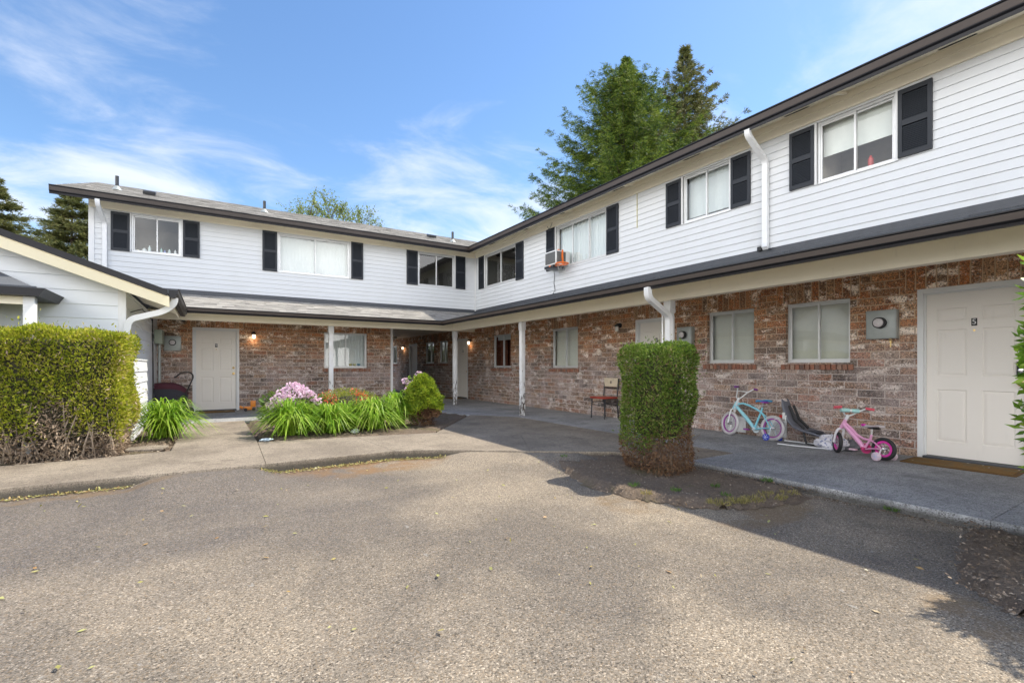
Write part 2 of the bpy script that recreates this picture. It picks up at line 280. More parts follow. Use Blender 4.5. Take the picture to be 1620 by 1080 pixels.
# ------------------------------------------------------------------ mesh helpers
class MB:
    def __init__(s): s.v = []; s.f = []
    def add(s, vs, fs):
        k = len(s.v); s.v += [tuple(q) for q in vs]; s.f += [tuple(i + k for i in f) for f in fs]
    def box(s, a0, a1, b0, b1, z0, z1, Mp=None):
        vs = [(a, b, z) for z in (z0, z1) for (a, b) in ((a0, b0), (a1, b0), (a1, b1), (a0, b1))]
        if Mp: vs = [Mp(*q) for q in vs]
        s.add(vs, [(3, 2, 1, 0), (4, 5, 6, 7), (0, 1, 5, 4), (1, 2, 6, 5), (2, 3, 7, 6), (3, 0, 4, 7)])
    def obox(s, c, d, ax):   # oriented box: centre, half sizes, 3 axes
        c = Vector(c); A = [Vector(q).normalized() for q in ax]
        vs = []
        for k in (-1, 1):
            for i, j in ((-1, -1), (1, -1), (1, 1), (-1, 1)): vs.append(c + A[0] * i * d[0] + A[1] * j * d[1] + A[2] * k * d[2])
        s.add(vs, [(3, 2, 1, 0), (4, 5, 6, 7), (0, 1, 5, 4), (1, 2, 6, 5), (2, 3, 7, 6), (3, 0, 4, 7)])
    def tube(s, pts, r, n=8, closed=False, caps=True, flat=1.0, up=None):
        P = [Vector(p) for p in pts]; m = len(P); rr = r if hasattr(r, '__len__') else [r] * m
        U = Vector(up) if up else None; base = len(s.v); vs = []
        for i in range(m):
            t = (P[(i + 1) % m] - P[i - 1]) if closed else (P[min(i + 1, m - 1)] - P[max(i - 1, 0)])
            t.normalize()
            if up: a = Vector(up)
            elif U is None: a = Vector((0, 0, 1)) if abs(t.z) < 0.9 else Vector((1, 0, 0))
            else: a = U
            a = (a - t * a.dot(t)).normalized(); b = t.cross(a)
            if not up: U = a
            for k in range(n):
                q = 2 * math.pi * k / n; vs.append(P[i] + a * math.cos(q) * rr[i] * flat + b * math.sin(q) * rr[i])
        fs = []
        for i in range(m if closed else m - 1):
            for k in range(n):
                i2 = (i + 1) % m; fs.append((i * n + k, i * n + (k + 1) % n, i2 * n + (k + 1) % n, i2 * n + k))
        if caps and not closed: fs += [tuple(range(n))[::-1], tuple((m - 1) * n + k for k in range(n))]
        s.add(vs, fs)
    def cyl(s, p0, p1, r0, r1=None, n=16): s.tube([p0, p1], [r0, r0 if r1 is None else r1], n)
    def lathe(s, c, prof, n=16, axis='z'):
        vs = []; fs = []
        for (r, h) in prof:
            for k in range(n):
                q = 2 * math.pi * k / n; a, b = r * math.cos(q), r * math.sin(q)
                o = {'z': (a, b, h), 'x': (h, a, b), 'y': (a, h, b)}[axis]; vs.append((c[0] + o[0], c[1] + o[1], c[2] + o[2]))
        for i in range(len(prof) - 1):
            for k in range(n): fs.append((i * n + k, i * n + (k + 1) % n, (i + 1) * n + (k + 1) % n, (i + 1) * n + k))
        fs += [tuple(range(n))[::-1], tuple((len(prof) - 1) * n + k for k in range(n))]
        s.add(vs, fs)
    def torus(s, c, ax, Rr, r, n=36, m=10, sq=1.0):
        ax = Vector(ax).normalized(); a = ax.orthogonal().normalized(); b = ax.cross(a); c = Vector(c); vs = []; fs = []
        for i in range(n):
            q = 2 * math.pi * i / n; d = a * math.cos(q) + b * math.sin(q)
            for k in range(m):
                w = 2 * math.pi * k / m; vs.append(c + d * (Rr + r * math.cos(w)) + ax * r * sq * math.sin(w))
        for i in range(n):
            for k in range(m): fs.append((i * m + k, i * m + (k + 1) % m, ((i + 1) % n) * m + (k + 1) % m, ((i + 1) % n) * m + k))
        s.add(vs, fs)
    def ell(s, c, r, n=14, m=8, jit=0.0, squash=None):
        vs = []; fs = []
        for i in range(m + 1):
            t = math.pi * i / m
            for k in range(n):
                q = 2 * math.pi * k / n; j = 1 + random.uniform(-jit, jit)
                vs.append((c[0] + r[0] * math.sin(t) * math.cos(q) * j, c[1] + r[1] * math.sin(t) * math.sin(q) * j, c[2] + r[2] * math.cos(t) * j))
        for i in range(m):
            for k in range(n): fs.append((i * n + k, (i + 1) * n + k, (i + 1) * n + (k + 1) % n, i * n + (k + 1) % n))
        s.add(vs, fs)
    def prism(s, poly, z0, z1, Mp=None):
        n = len(poly); vs = [(x, y, z0) for x, y in poly] + [(x, y, z1) for x, y in poly]
        if Mp: vs = [Mp(*q) for q in vs]
        s.add(vs, [tuple(range(n))[::-1], tuple(range(n, 2 * n))] + [(i, (i + 1) % n, n + (i + 1) % n, n + i) for i in range(n)])
WM = {}
def link_mesh(name, me, mat, parent):
    if isinstance(mat, str): mat = M[mat]
    me.materials.append(mat); o = bpy.data.objects.new(name, me); C.objects.link(o)
    if parent is not None: o.parent = parent; WM[o.name] = WM[parent.name]
    else: WM[o.name] = Matrix.Identity(4)
    return o
def build(name, mb, mat, parent=None, smooth=0, bevel=0.0, seg=2):
    me = bpy.data.meshes.new(name); vs = mb.v
    if parent is not None:
        inv = WM[parent.name].inverted(); vs = [tuple(inv @ Vector(q)) for q in vs]
    me.from_pydata(vs, [], mb.f)
    b = bmesh.new(); b.from_mesh(me); bmesh.ops.recalc_face_normals(b, faces=b.faces)
    if bevel: bmesh.ops.bevel(b, geom=[e for e in b.edges if len(e.link_faces) == 2 and e.calc_face_angle(0) > 0.6], offset=bevel, segments=seg, affect='EDGES', profile=0.5)
    b.to_mesh(me); b.free()
    o = link_mesh(name, me, mat, parent)
    if smooth or bevel:
        for p in me.polygons: p.use_smooth = True
        me.set_sharp_from_angle(angle=R(smooth or 35))
    return o
def quads_np(name, V, mat, parent=None, k=4):
    n = len(V) // k; V = np.asarray(V, dtype=np.float64)
    if parent is not None:
        inv = np.array(WM[parent.name].inverted()); V = V @ inv[:3, :3].T + inv[:3, 3]
    me = bpy.data.meshes.new(name); me.vertices.add(len(V)); me.vertices.foreach_set('co', V.astype(np.float32).ravel())
    me.loops.add(len(V)); me.loops.foreach_set('vertex_index', np.arange(len(V), dtype=np.int32))
    me.polygons.add(n); me.polygons.foreach_set('loop_start', np.arange(0, len(V), k, dtype=np.int32))
    me.polygons.foreach_set('loop_total', np.full(n, k, dtype=np.int32)); me.update(calc_edges=True); me.validate()
    return link_mesh(name, me, mat, parent)
def tag(o, label, cat=None, group=None, kind=None):
    if label: o['label'] = label
    if cat: o['category'] = cat
    if group: o['group'] = group
    if kind: o['kind'] = kind
    return o
def thing(name, label, cat, loc=(0, 0, 0), rz=0.0, group=None, tilt=None):
    o = bpy.data.objects.new(name, None); C.objects.link(o); m = Matrix.Translation(loc) @ Matrix.Rotation(rz, 4, 'Z')
    if tilt is not None: m = m @ tilt
    o.matrix_world = m; o.location = m.to_translation(); o.rotation_euler = m.to_euler(); WM[o.name] = m; o.empty_display_size = 0.2
    return tag(o, label, cat, group)
def local(o):   # map local coords of a thing to world
    m = WM[o.name]; return lambda *p: tuple(m @ Vector(p))
def loc_mb(o, mb):
    f = local(o); mb.v = [f(*q) for q in mb.v]; return mb
def text_mb(txt, size, depth=0.001):
    cu = bpy.data.curves.new('t', 'FONT'); cu.body = txt; cu.size = size; cu.extrude = depth; cu.align_x = 'CENTER'; cu.align_y = 'CENTER'; cu.offset = 0.0
    ob = bpy.data.objects.new('t', cu); C.objects.link(ob); dg = bpy.context.evaluated_depsgraph_get(); me = bpy.data.meshes.new_from_object(ob.evaluated_get(dg))
    mb = MB(); mb.add([v.co[:] for v in me.vertices], [tuple(p.vertices) for p in me.polygons])
    bpy.data.objects.remove(ob); bpy.data.meshes.remove(me); bpy.data.curves.remove(cu); return mb
mats()

# ------------------------------------------------------------------ setting dimensions (metres; camera at the origin)
XB, YA = 7.60, 14.32
FB = lambda a, o, z: (XB - o, a, z)          # long wing wall, faces -x
FA = lambda a, o, z: (a, YA - o, z)          # short wing wall, faces -y
XG, YG = -1.10, 9.21
FS = lambda a, o, z: (XG + o, a, z)          # garage side wall, faces +x
FF = lambda a, o, z: (a, YG - o, z)          # garage front wall, faces -y

def wall(mb, Mp, a0, a1, z0, z1, holes=(), lap=0.0, exp=0.12, reveal=0.0, zoff=0.0):
    As = sorted({a0, a1, *[h[i] for h in holes for i in (0, 1) if a0 < h[i] < a1]})
    Zs = {z0, z1, *[h[i] for h in holes for i in (2, 3) if z0 < h[i] < z1]}
    if lap:
        k = math.floor((z0 - zoff) / exp)
        while zoff + k * exp < z1:
            if zoff + k * exp > z0: Zs.add(round(zoff + k * exp, 5))
            k += 1
    Zs = sorted(Zs)
    def off(z, top):
        if not lap: return 0.0
        t = ((z - zoff) / exp) % 1.0
        if top and t < 1e-3: t = 1.0
        if not top and t > 1 - 1e-3: t = 0.0
        return lap * (1 - t)
    for i in range(len(Zs) - 1):
        za, zb = Zs[i], Zs[i + 1]; oa, ob = off(za, False), off(zb, True); r0 = None
        for j in range(len(As) - 1):
            aa, ab = As[j], As[j + 1]; cz, ca = (za + zb) / 2, (aa + ab) / 2
            if any(h[0] < ca < h[1] and h[2] < cz < h[3] for h in holes): continue
            mb.add([Mp(aa, oa, za), Mp(ab, oa, za), Mp(ab, ob, zb), Mp(aa, ob, zb)], [(0, 1, 2, 3)])
            if lap and abs(((za - zoff) / exp) % 1.0) < 1e-3 or (lap and abs(((za - zoff) / exp) % 1.0 - 1) < 1e-3):
                mb.add([Mp(aa, 0, za), Mp(ab, 0, za), Mp(ab, oa, za), Mp(aa, oa, za)], [(0, 1, 2, 3)])
    if reveal:
        for h in holes:
            A0, A1, Z0, Z1 = h
            for q in ([(A0, Z0), (A1, Z0)], [(A1, Z0), (A1, Z1)], [(A1, Z1), (A0, Z1)], [(A0, Z1), (A0, Z0)]):
                (p, zz), (p2, z2) = q
                mb.add([Mp(p, 0, zz), Mp(p2, 0, z2), Mp(p2, -reveal, z2), Mp(p, -reveal, zz)], [(0, 1, 2, 3)])
def shingles(mb, P0, U, V, bounds, nc, exp=0.14, tmin=0.004, tmax=0.012, seed=1):
    rd = random.Random(seed); P0 = Vector(P0); U = Vector(U).normalized(); V = Vector(V).normalized(); Nn = U.cross(V)
    if Nn.z < 0: Nn = -Nn
    for k in range(nc):
        v0 = k * exp; v1 = (k + 1) * exp + 0.02; a, b = bounds(v0); u = a
        while u < b - 0.01:
            w = min(rd.uniform(0.14, 0.34), b - u); t = rd.uniform(tmin, tmax); dv = rd.uniform(-0.006, 0.006)
            p = [P0 + U * u + V * (v0 + dv), P0 + U * (u + w) + V * (v0 + dv), P0 + U * (u + w) + V * v1, P0 + U * u + V * v1]
            q = [p[0] + Nn * t, p[1] + Nn * t, p[2] + Nn * 0.002, p[3] + Nn * 0.002]
            mb.add(p[:2] + q, [(2, 3, 4, 5), (0, 1, 3, 2), (0, 2, 5), (1, 4, 3)])
            u += w
def sweep_L(mb, prof, xs, ye):     # profile (out, z) run along the short wing then round the inner corner down the long wing
    n = len(prof); vs = []
    for (o, z) in prof: vs.append((xs, YA - o, z))
    for (o, z) in prof: vs.append((XB - o, YA - o, z))
    for (o, z) in prof: vs.append((XB - o, ye, z))
    fs = [tuple(range(n)), tuple(range(2 * n, 3 * n))]
    for s_ in (0, n):
        for i in range(n): fs.append((s_ + i, s_ + (i + 1) % n, s_ + n + (i + 1) % n, s_ + n + i))
    mb.add(vs, fs)

# ------------------------------------------------------------------ the ground
def soil_mat():
    s = S('bark_soil'); p = s.pos(); n = s.noise(p, 28, 5, 0.75); v = s.voro(p, 70, out='Color'); n3 = s.noise(p, 2.5, 4)
    c = s.mix(n, (0.105, 0.08, 0.062), (0.27, 0.215, 0.165)); c = s.mix(s.rng(s.sep(v)[0], 0.72, 0.9, 0, 0.6), c, (0.28, 0.21, 0.15))
    c = s.mix(s.rng(n3, 0.5, 0.68, 0, 0.6), c, (0.21, 0.17, 0.135)); c = s.mix(s.rng(s.noise(p, 1.7, 3), 0.57, 0.66, 0, 0.35), c, (0.10, 0.11, 0.035))
    h = s.m('ADD', n, s.m('MULTIPLY', s.sep(v)[0], 0.5))
    return s.done(c, 0.95, s.bump(h, 1.0, 0.03), spec=0.1)
def asphalt_mat():
    s = S('aggregate_asphalt'); p = s.pos(); x, y, z = s.sep(p)
    big = s.noise(p, 0.55, 5, 0.6, 0.3); mid = s.noise(p, 2.6, 5, 0.65)
    base = s.mix(s.rng(big, 0.38, 0.62), (0.148, 0.130, 0.110), (0.262, 0.222, 0.172))
    # lighter, drier lot toward the camera; bluish dark patch near the kerb
    pt = s.noise(s.scale(p, (0.8, 1.3, 1)), 0.9, 4, 0.55)
    far = s.rng(s.m('ADD', y, s.m('MULTIPLY', pt, 3.0)), 4.3, 6.2)
    lft = s.rng(s.m('ADD', x, s.m('MULTIPLY', big, 1.5)), 0.9, 3.2, 1, 0)
    base = s.mix(s.m('MULTIPLY', s.m('MULTIPLY', far, lft), 0.75), base, (0.115, 0.105, 0.10))
    base = s.mix(s.rng(mid, 0.5, 0.72, 0, 0.4), base, (0.19, 0.165, 0.135))
    cell = s.voro(p, 135, out='Color'); cr = s.sep(cell); d1 = s.voro(p, 135); cell2 = s.sep(s.voro(p, 240, out='Color'))
    st = s.ramp(cr[0], [(0, 0.45), (0.2, 0.78), (0.55, 1.0), (0.88, 1.25), (1, 2.0)])
    base = s.mix(1.0, base, st, 'MULTIPLY')
    base = s.mix(s.m('MULTIPLY', s.rng(cr[1], 0.72, 0.92), 0.35), base, (0.26, 0.18, 0.10))
    base = s.mix(0.55, base, s.mix(1.0, base, s.ramp(cell2[0], [(0, 0.5), (0.5, 1.0), (1, 1.6)]), 'MULTIPLY'))
    hole = s.rng(s.m('ADD', s.noise(p, 75, 2, 0.6), s.m('MULTIPLY', mid, 0.25)), 0.76, 0.82); base = s.mix(s.m('MULTIPLY', hole, 0.8), base, (0.03, 0.026, 0.022))
    drip = s.noise(p, 1.9, 3, 0.5); base = s.mix(s.m('MULTIPLY', s.rng(drip, 0.64, 0.72), 0.25), base, (0.08, 0.072, 0.066))
    # moss and rust-coloured silt near kerbs and beds
    k = s.m('ADD', s.noise(p, 3.2, 5, 0.65), s.m('MULTIPLY', s.noise(p, 40, 3), 0.25))
    def zone(cx, cy, rx, ry):
        dx = s.m('DIVIDE', s.m('SUBTRACT', x, cx), rx); dy = s.m('DIVIDE', s.m('SUBTRACT', y, cy), ry)
        return s.rng(s.m('ADD', s.m('MULTIPLY', dx, dx), s.m('MULTIPLY', dy, dy)), 0.1, 1.1, 1, 0)
    zs = zone(1.8, 6.1, 1.3, 0.9)
    for q in ((3.25, 3.2, 0.45, 0.5), (3.3, 0.75, 0.4, 0.35), (4.1, 2.3, 0.9, 0.35), (-1.3, 6.2, 1.5, 0.25)):
        zs = s.m('MAXIMUM', zs, zone(*q))
    moss = s.m('MULTIPLY', s.rng(s.m('ADD', k, s.m('MULTIPLY', zs, 0.36)), 0.80, 1.04), zs)
    base = s.mix(s.m('MULTIPLY', moss, 0.5), base, s.mix(s.noise(p, 2.0, 2), (0.21, 0.135, 0.05), (0.19, 0.12, 0.07)))
    z1 = s.m('MULTIPLY', zone(1.7, 6.25, 1.15, 0.75), s.rng(k, 0.42, 0.72)); base = s.mix(s.m('MULTIPLY', z1, 0.7), base, (0.23, 0.125, 0.055))
    # dirty grout spots and whitish smears
    sm = s.noise(s.scale(p, (1.6, 1, 1)), 6.5, 4, 0.7); base = s.mix(s.m('MULTIPLY', s.rng(sm, 0.66, 0.71), 0.55), base, (0.34, 0.33, 0.31))
    h = s.m('ADD', s.m('MULTIPLY', s.m('SUBTRACT', 1.0, d1), 0.8), s.m('ADD', s.m('MULTIPLY', cr[2], 0.5), s.m('SUBTRACT', s.m('MULTIPLY', mid, 2.0), s.m('MULTIPLY', hole, 1.0))))
    return s.done(base, 0.88, s.bump(h, 0.6, 0.006), spec=0.25)
def concrete_mat(name, c0, c1):
    s = S(name); p = s.pos(); n = s.noise(p, 1.1, 5, 0.65, 0.2); n2 = s.noise(p, 7, 5, 0.7); n3 = s.noise(p, 95, 3, 0.7); v = s.sep(s.voro(p, 120, out='Color'))
    c = s.mix(s.rng(n, 0.33, 0.66), c0, c1); c = s.mix(s.rng(n2, 0.52, 0.72, 0, 0.5), c, tuple(q * 0.62 for q in c0))
    c = s.mix(1.0, c, s.ramp(n3, [(0.25, 0.4), (0.5, 1.0), (0.75, 1.6)]), 'MULTIPLY')
    c = s.mix(s.rng(v[0], 0.86, 0.95, 0, 0.7), c, (0.07, 0.065, 0.06))
    st2 = s.noise(p, 20, 4, 0.75); c = s.mix(1.0, c, s.ramp(st2, [(0.3, 0.72), (0.5, 1.0), (0.7, 1.2)]), 'MULTIPLY'); c = s.mix(s.rng(s.noise(p, 2.3, 4, 0.6), 0.56, 0.70, 0, 0.5), c, tuple(q * 0.55 for q in c0))
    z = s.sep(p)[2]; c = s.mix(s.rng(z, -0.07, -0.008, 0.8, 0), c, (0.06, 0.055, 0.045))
    return s.done(c, 0.85, s.bump(s.m('ADD', n3, s.m('MULTIPLY', n2, 0.6)), 0.6, 0.006), spec=0.25)
M['soil'] = soil_mat(); M['asphalt'] = asphalt_mat()
M['concrete'] = concrete_mat('weathered_concrete', (0.205, 0.172, 0.135), (0.30, 0.255, 0.20)); M['porch'] = concrete_mat('porch_concrete', (0.25, 0.255, 0.262), (0.36, 0.365, 0.37))

def kerb_y(x):
    pts = [(-300, 6.30), (-3, 6.28), (-1.2, 6.36), (0.5, 6.30), (2.1, 6.32), (2.62, 6.10), (3.67, 5.32), (4.61, 4.67), (4.93, 3.76), (5.0, 0)]
    for (a, b), (c, d) in zip(pts, pts[1:]):
        if a <= x <= c: return b + (d - b) * (x - a) / (c - a)
    return 0
def asphalt_z(x, y):
    sm = lambda a, b, t: (lambda q: q * q * (3 - 2 * q))(min(1, max(0, (t - a) / (b - a))))
    ramp = sm(-0.75, -0.45, x) * (1 - sm(0.35, 0.75, x)) + sm(2.55, 3.0, x)
    d = kerb_y(x) - y; near = 1 - sm(0.0, 1.3, max(0, d))
    z = -0.115 + 0.088 * ramp * near
    if x > 4.3: z = min(z, -0.06)
    z += 0.008 * math.sin(x * 1.3 + 0.4) * math.sin(y * 0.9)
    if y > 6.6 or x > 5.2: z = -0.14
    return z
def nonuni(lo, hi, step, far, n=14):
    c = list(np.arange(lo, hi + 1e-6, step)); l = [lo - (far * (i / n) ** 3) for i in range(n, 0, -1)]; r = [hi + (far * (i / n) ** 3) for i in range(1, n + 1)]
    return l + c + r
xs = nonuni(-4, 6, 0.1, 300); ys = nonuni(-2, 7.2, 0.1, 300)
g = MB(); nx = len(xs)
g.v = [(x, y, asphalt_z(x, y) if (-30 < x < 30 and -30 < y < 30) else -0.14) for y in ys for x in xs]
g.f = [(j * nx + i, j * nx + i + 1, (j + 1) * nx + i + 1, (j + 1) * nx + i) for j in range(len(ys) - 1) for i in range(nx - 1)]
o = build('asphalt_ground', g, 'asphalt', smooth=60); tag(o, 'worn grey asphalt parking court with orange moss', kind='structure')

def slab(mb, poly, top=0.0, bot=-0.2, gap=0.0015):
    cx = sum(p[0] for p in poly) / len(poly); cy = sum(p[1] for p in poly) / len(poly)
    def sh(p):
        d = math.hypot(p[0] - cx, p[1] - cy); k = (d - gap) / d; return (cx + (p[0] - cx) * k, cy + (p[1] - cy) * k)
    q = [sh(p) for p in poly]; n = len(q); r = [((a[0] * (1 - .005 / max(.3, math.hypot(a[0]-cx, a[1]-cy)))) + cx * .005 / max(.3, math.hypot(a[0]-cx, a[1]-cy)), a[1] * (1 - .005 / max(.3, math.hypot(a[0]-cx, a[1]-cy))) + cy * .005 / max(.3, math.hypot(a[0]-cx, a[1]-cy))) for a in q]
    vs = [(x, y, bot) for x, y in q] + [(x, y, top - 0.006) for x, y in q] + [(x, y, top) for x, y in r]
    fs = [tuple(range(2 * n, 3 * n))] + [(i, (i + 1) % n, n + (i + 1) % n, n + i) for i in range(n)] + [(n + i, n + (i + 1) % n, 2 * n + (i + 1) % n, 2 * n + i) for i in range(n)]
    mb.add(vs, fs)
sw = MB()
fr = [(-7.5, 6.30), (-4.4, 6.29), (-2.9, 6.28), (-1.35, 6.35), (0.45, 6.30), (2.1, 6.32)]
bk = [(-7.5, 7.72), (-4.4, 7.75), (-2.9, 7.78), (-1.30, 7.80), (0.60, 8.16), (2.0, 7.92)]
fr[4] = (0.55, 6.30)
for i in range(5): slab(sw, [fr[i], fr[i + 1], bk[i + 1], bk[i]])
slab(sw, [(2.1, 6.32), (2.62, 6.10), (3.67, 5.32), (4.35, 6.6), (3.29, 7.66), (2.0, 7.92)])
slab(sw, [(3.67, 5.32), (4.61, 4.67), (5.85, 5.5), (5.85, 9.0), (5.16, 10.0), (3.29, 7.66), (4.35, 6.6)])
slab(sw, [(4.61, 4.67), (4.93, 3.76), (5.85, 3.76), (5.85, 5.5)])
slab(sw, [(-0.46, 7.99), (0.60, 8.16), (0.60, 10.0), (-0.44, 10.0)]); slab(sw, [(-0.44, 10.0), (0.60, 10.0), (0.60, 11.5), (-0.44, 11.5)])
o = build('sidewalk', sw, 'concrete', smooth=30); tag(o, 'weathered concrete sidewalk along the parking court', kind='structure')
pf = MB()
for a, b in ((-1.1, 1.6), (1.6, 4.3), (4.3, 5.85)): slab(pf, [(a, 11.5), (b, 11.5), (b, 14.33), (a, 14.33)])
slab(pf, [(5.16, 10.0), (5.85, 9.0), (5.85, 11.5), (4.72, 11.5)])
slab(pf, [(5.85, 11.5), (7.6, 11.5), (7.6, 14.33), (5.85, 14.33)]); slab(pf, [(4.7, 14.33), (7.6, 14.33), (7.6, 30), (4.7, 30)])
for a, b in ((-3, 1.1), (1.1, 3.76)): slab(pf, [(4.93, a), (7.6, a), (7.6, b), (4.93, b)])
for a, b in ((3.76, 6.3), (6.3, 9.0), (9.0, 11.5)): slab(pf, [(5.85, a), (7.6, a), (7.6, b), (5.85, b)])
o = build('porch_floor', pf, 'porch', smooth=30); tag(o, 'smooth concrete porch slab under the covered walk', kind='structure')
def bed(poly, z, amp, name, label, step=0.06, seed=2):
    rd = np.random.default_rng(seed); P = np.array(poly); x0, y0 = P.min(0) - .1; x1, y1 = P.max(0) + .1
    X = np.arange(x0, x1, step); Y = np.arange(y0, y1, step)
    def inside(x, y):
        c = False; j = len(poly) - 1
        for i in range(len(poly)):
            xi, yi = poly[i]; xj, yj = poly[j]
            if (yi > y) != (yj > y) and x < (xj - xi) * (y - yi) / (yj - yi) + xi: c = not c
            j = i
        return c
    idx = {}; mb = MB()
    for a, x in enumerate(X):
        for b, y in enumerate(Y):
            if inside(x, y):
                idx[a, b] = len(mb.v); e = not (inside(x + step * 1.5, y) and inside(x - step * 1.5, y) and inside(x, y + step * 1.5) and inside(x, y - step * 1.5))
                mb.v.append((x + rd.uniform(-.02, .02), y + rd.uniform(-.02, .02), (z - 0.05 if e else z + rd.uniform(0, amp))))
    for (a, b), i in idx.items():
        if (a + 1, b) in idx and (a, b + 1) in idx and (a + 1, b + 1) in idx: mb.f.append((i, idx[a + 1, b], idx[a + 1, b + 1], idx[a, b + 1]))
    o = build(name, mb, 'soil', smooth=60); tag(o, label, kind='structure'); return o
bed([(3.75, 5.36), (4.66, 4.70), (4.97, 3.76), (4.97, 2.3), (4.5, 2.28), (3.98, 2.42), (3.6, 2.7), (3.33, 3.3), (3.3, 3.9), (3.5, 4.5)], -0.062, 0.03, 'planting_bed', 'bare soil bed around the clipped hedge by the porch')
bed([(4.97, 1.3), (4.24, 1.15), (3.7, 0.98), (3.3, 0.55), (3.1, 0.0), (3.1, -1.5), (4.97, -1.5)], -0.068, 0.035, 'planting_bed', 'bark covered soil bed beside the right hand bush', seed=3)
bed([(0.58, 8.14), (2.0, 7.90), (3.30, 7.64), (5.18, 10.02), (4.74, 11.52), (0.58, 11.52)], -0.02, 0.035, 'planting_bed', 'dry soil bed of lilies and flowering shrubs', seed=4)
bed([(-6, 7.7), (-1.2, 7.78), (-0.44, 7.96), (-0.42, 11.52), (-1.12, 11.52), (-1.12, 9.25), (-6, 9.25)], -0.02, 0.035, 'planting_bed', 'dry soil strip under the long clipped hedge', seed=5)

# ------------------------------------------------------------------ openings
# (a0, a1, z0, z1, style)
UB = [(2.59, 3.55, 3.84, 4.74, 'shade'), (4.95, 5.92, 3.84, 4.74, 'sheer'), (8.0, 9.86, 3.66, 4.74, 'three'), (11.79, 13.65, 3.70, 4.74, 'bare')]
UA = [(-1.58, -0.61, 3.85, 4.74, 'bath'), (1.55, 3.44, 3.70, 4.75, 'white'), (5.55, 6.80, 3.70, 4.76, 'bare')]
GB = [(12.09, 13.19, 1.10, 2.12, 'red'), (9.0, 10.09, 1.10, 2.12, 'blind'), (4.525, 5.404, 1.20, 2.11, 'blind'), (3.123, 4.012, 1.20, 2.11, 'slats'),
      (22.4, 23.2, 1.25, 2.12, 'white'), (17.9, 18.9, 1.25, 2.12, 'bare'), (16.6, 17.45, 1.25, 2.12, 'blind')]
GA = [(2.733, 3.947, 1.09, 2.11, 'vert')]
DB = [(1.33, 2.37, '5'), (6.12, 7.13, '6'), (14.92, 15.93, '8'), (19.75, 20.75, '')]
DA = [(-0.385, 0.63, '9')]
SET = 0.09

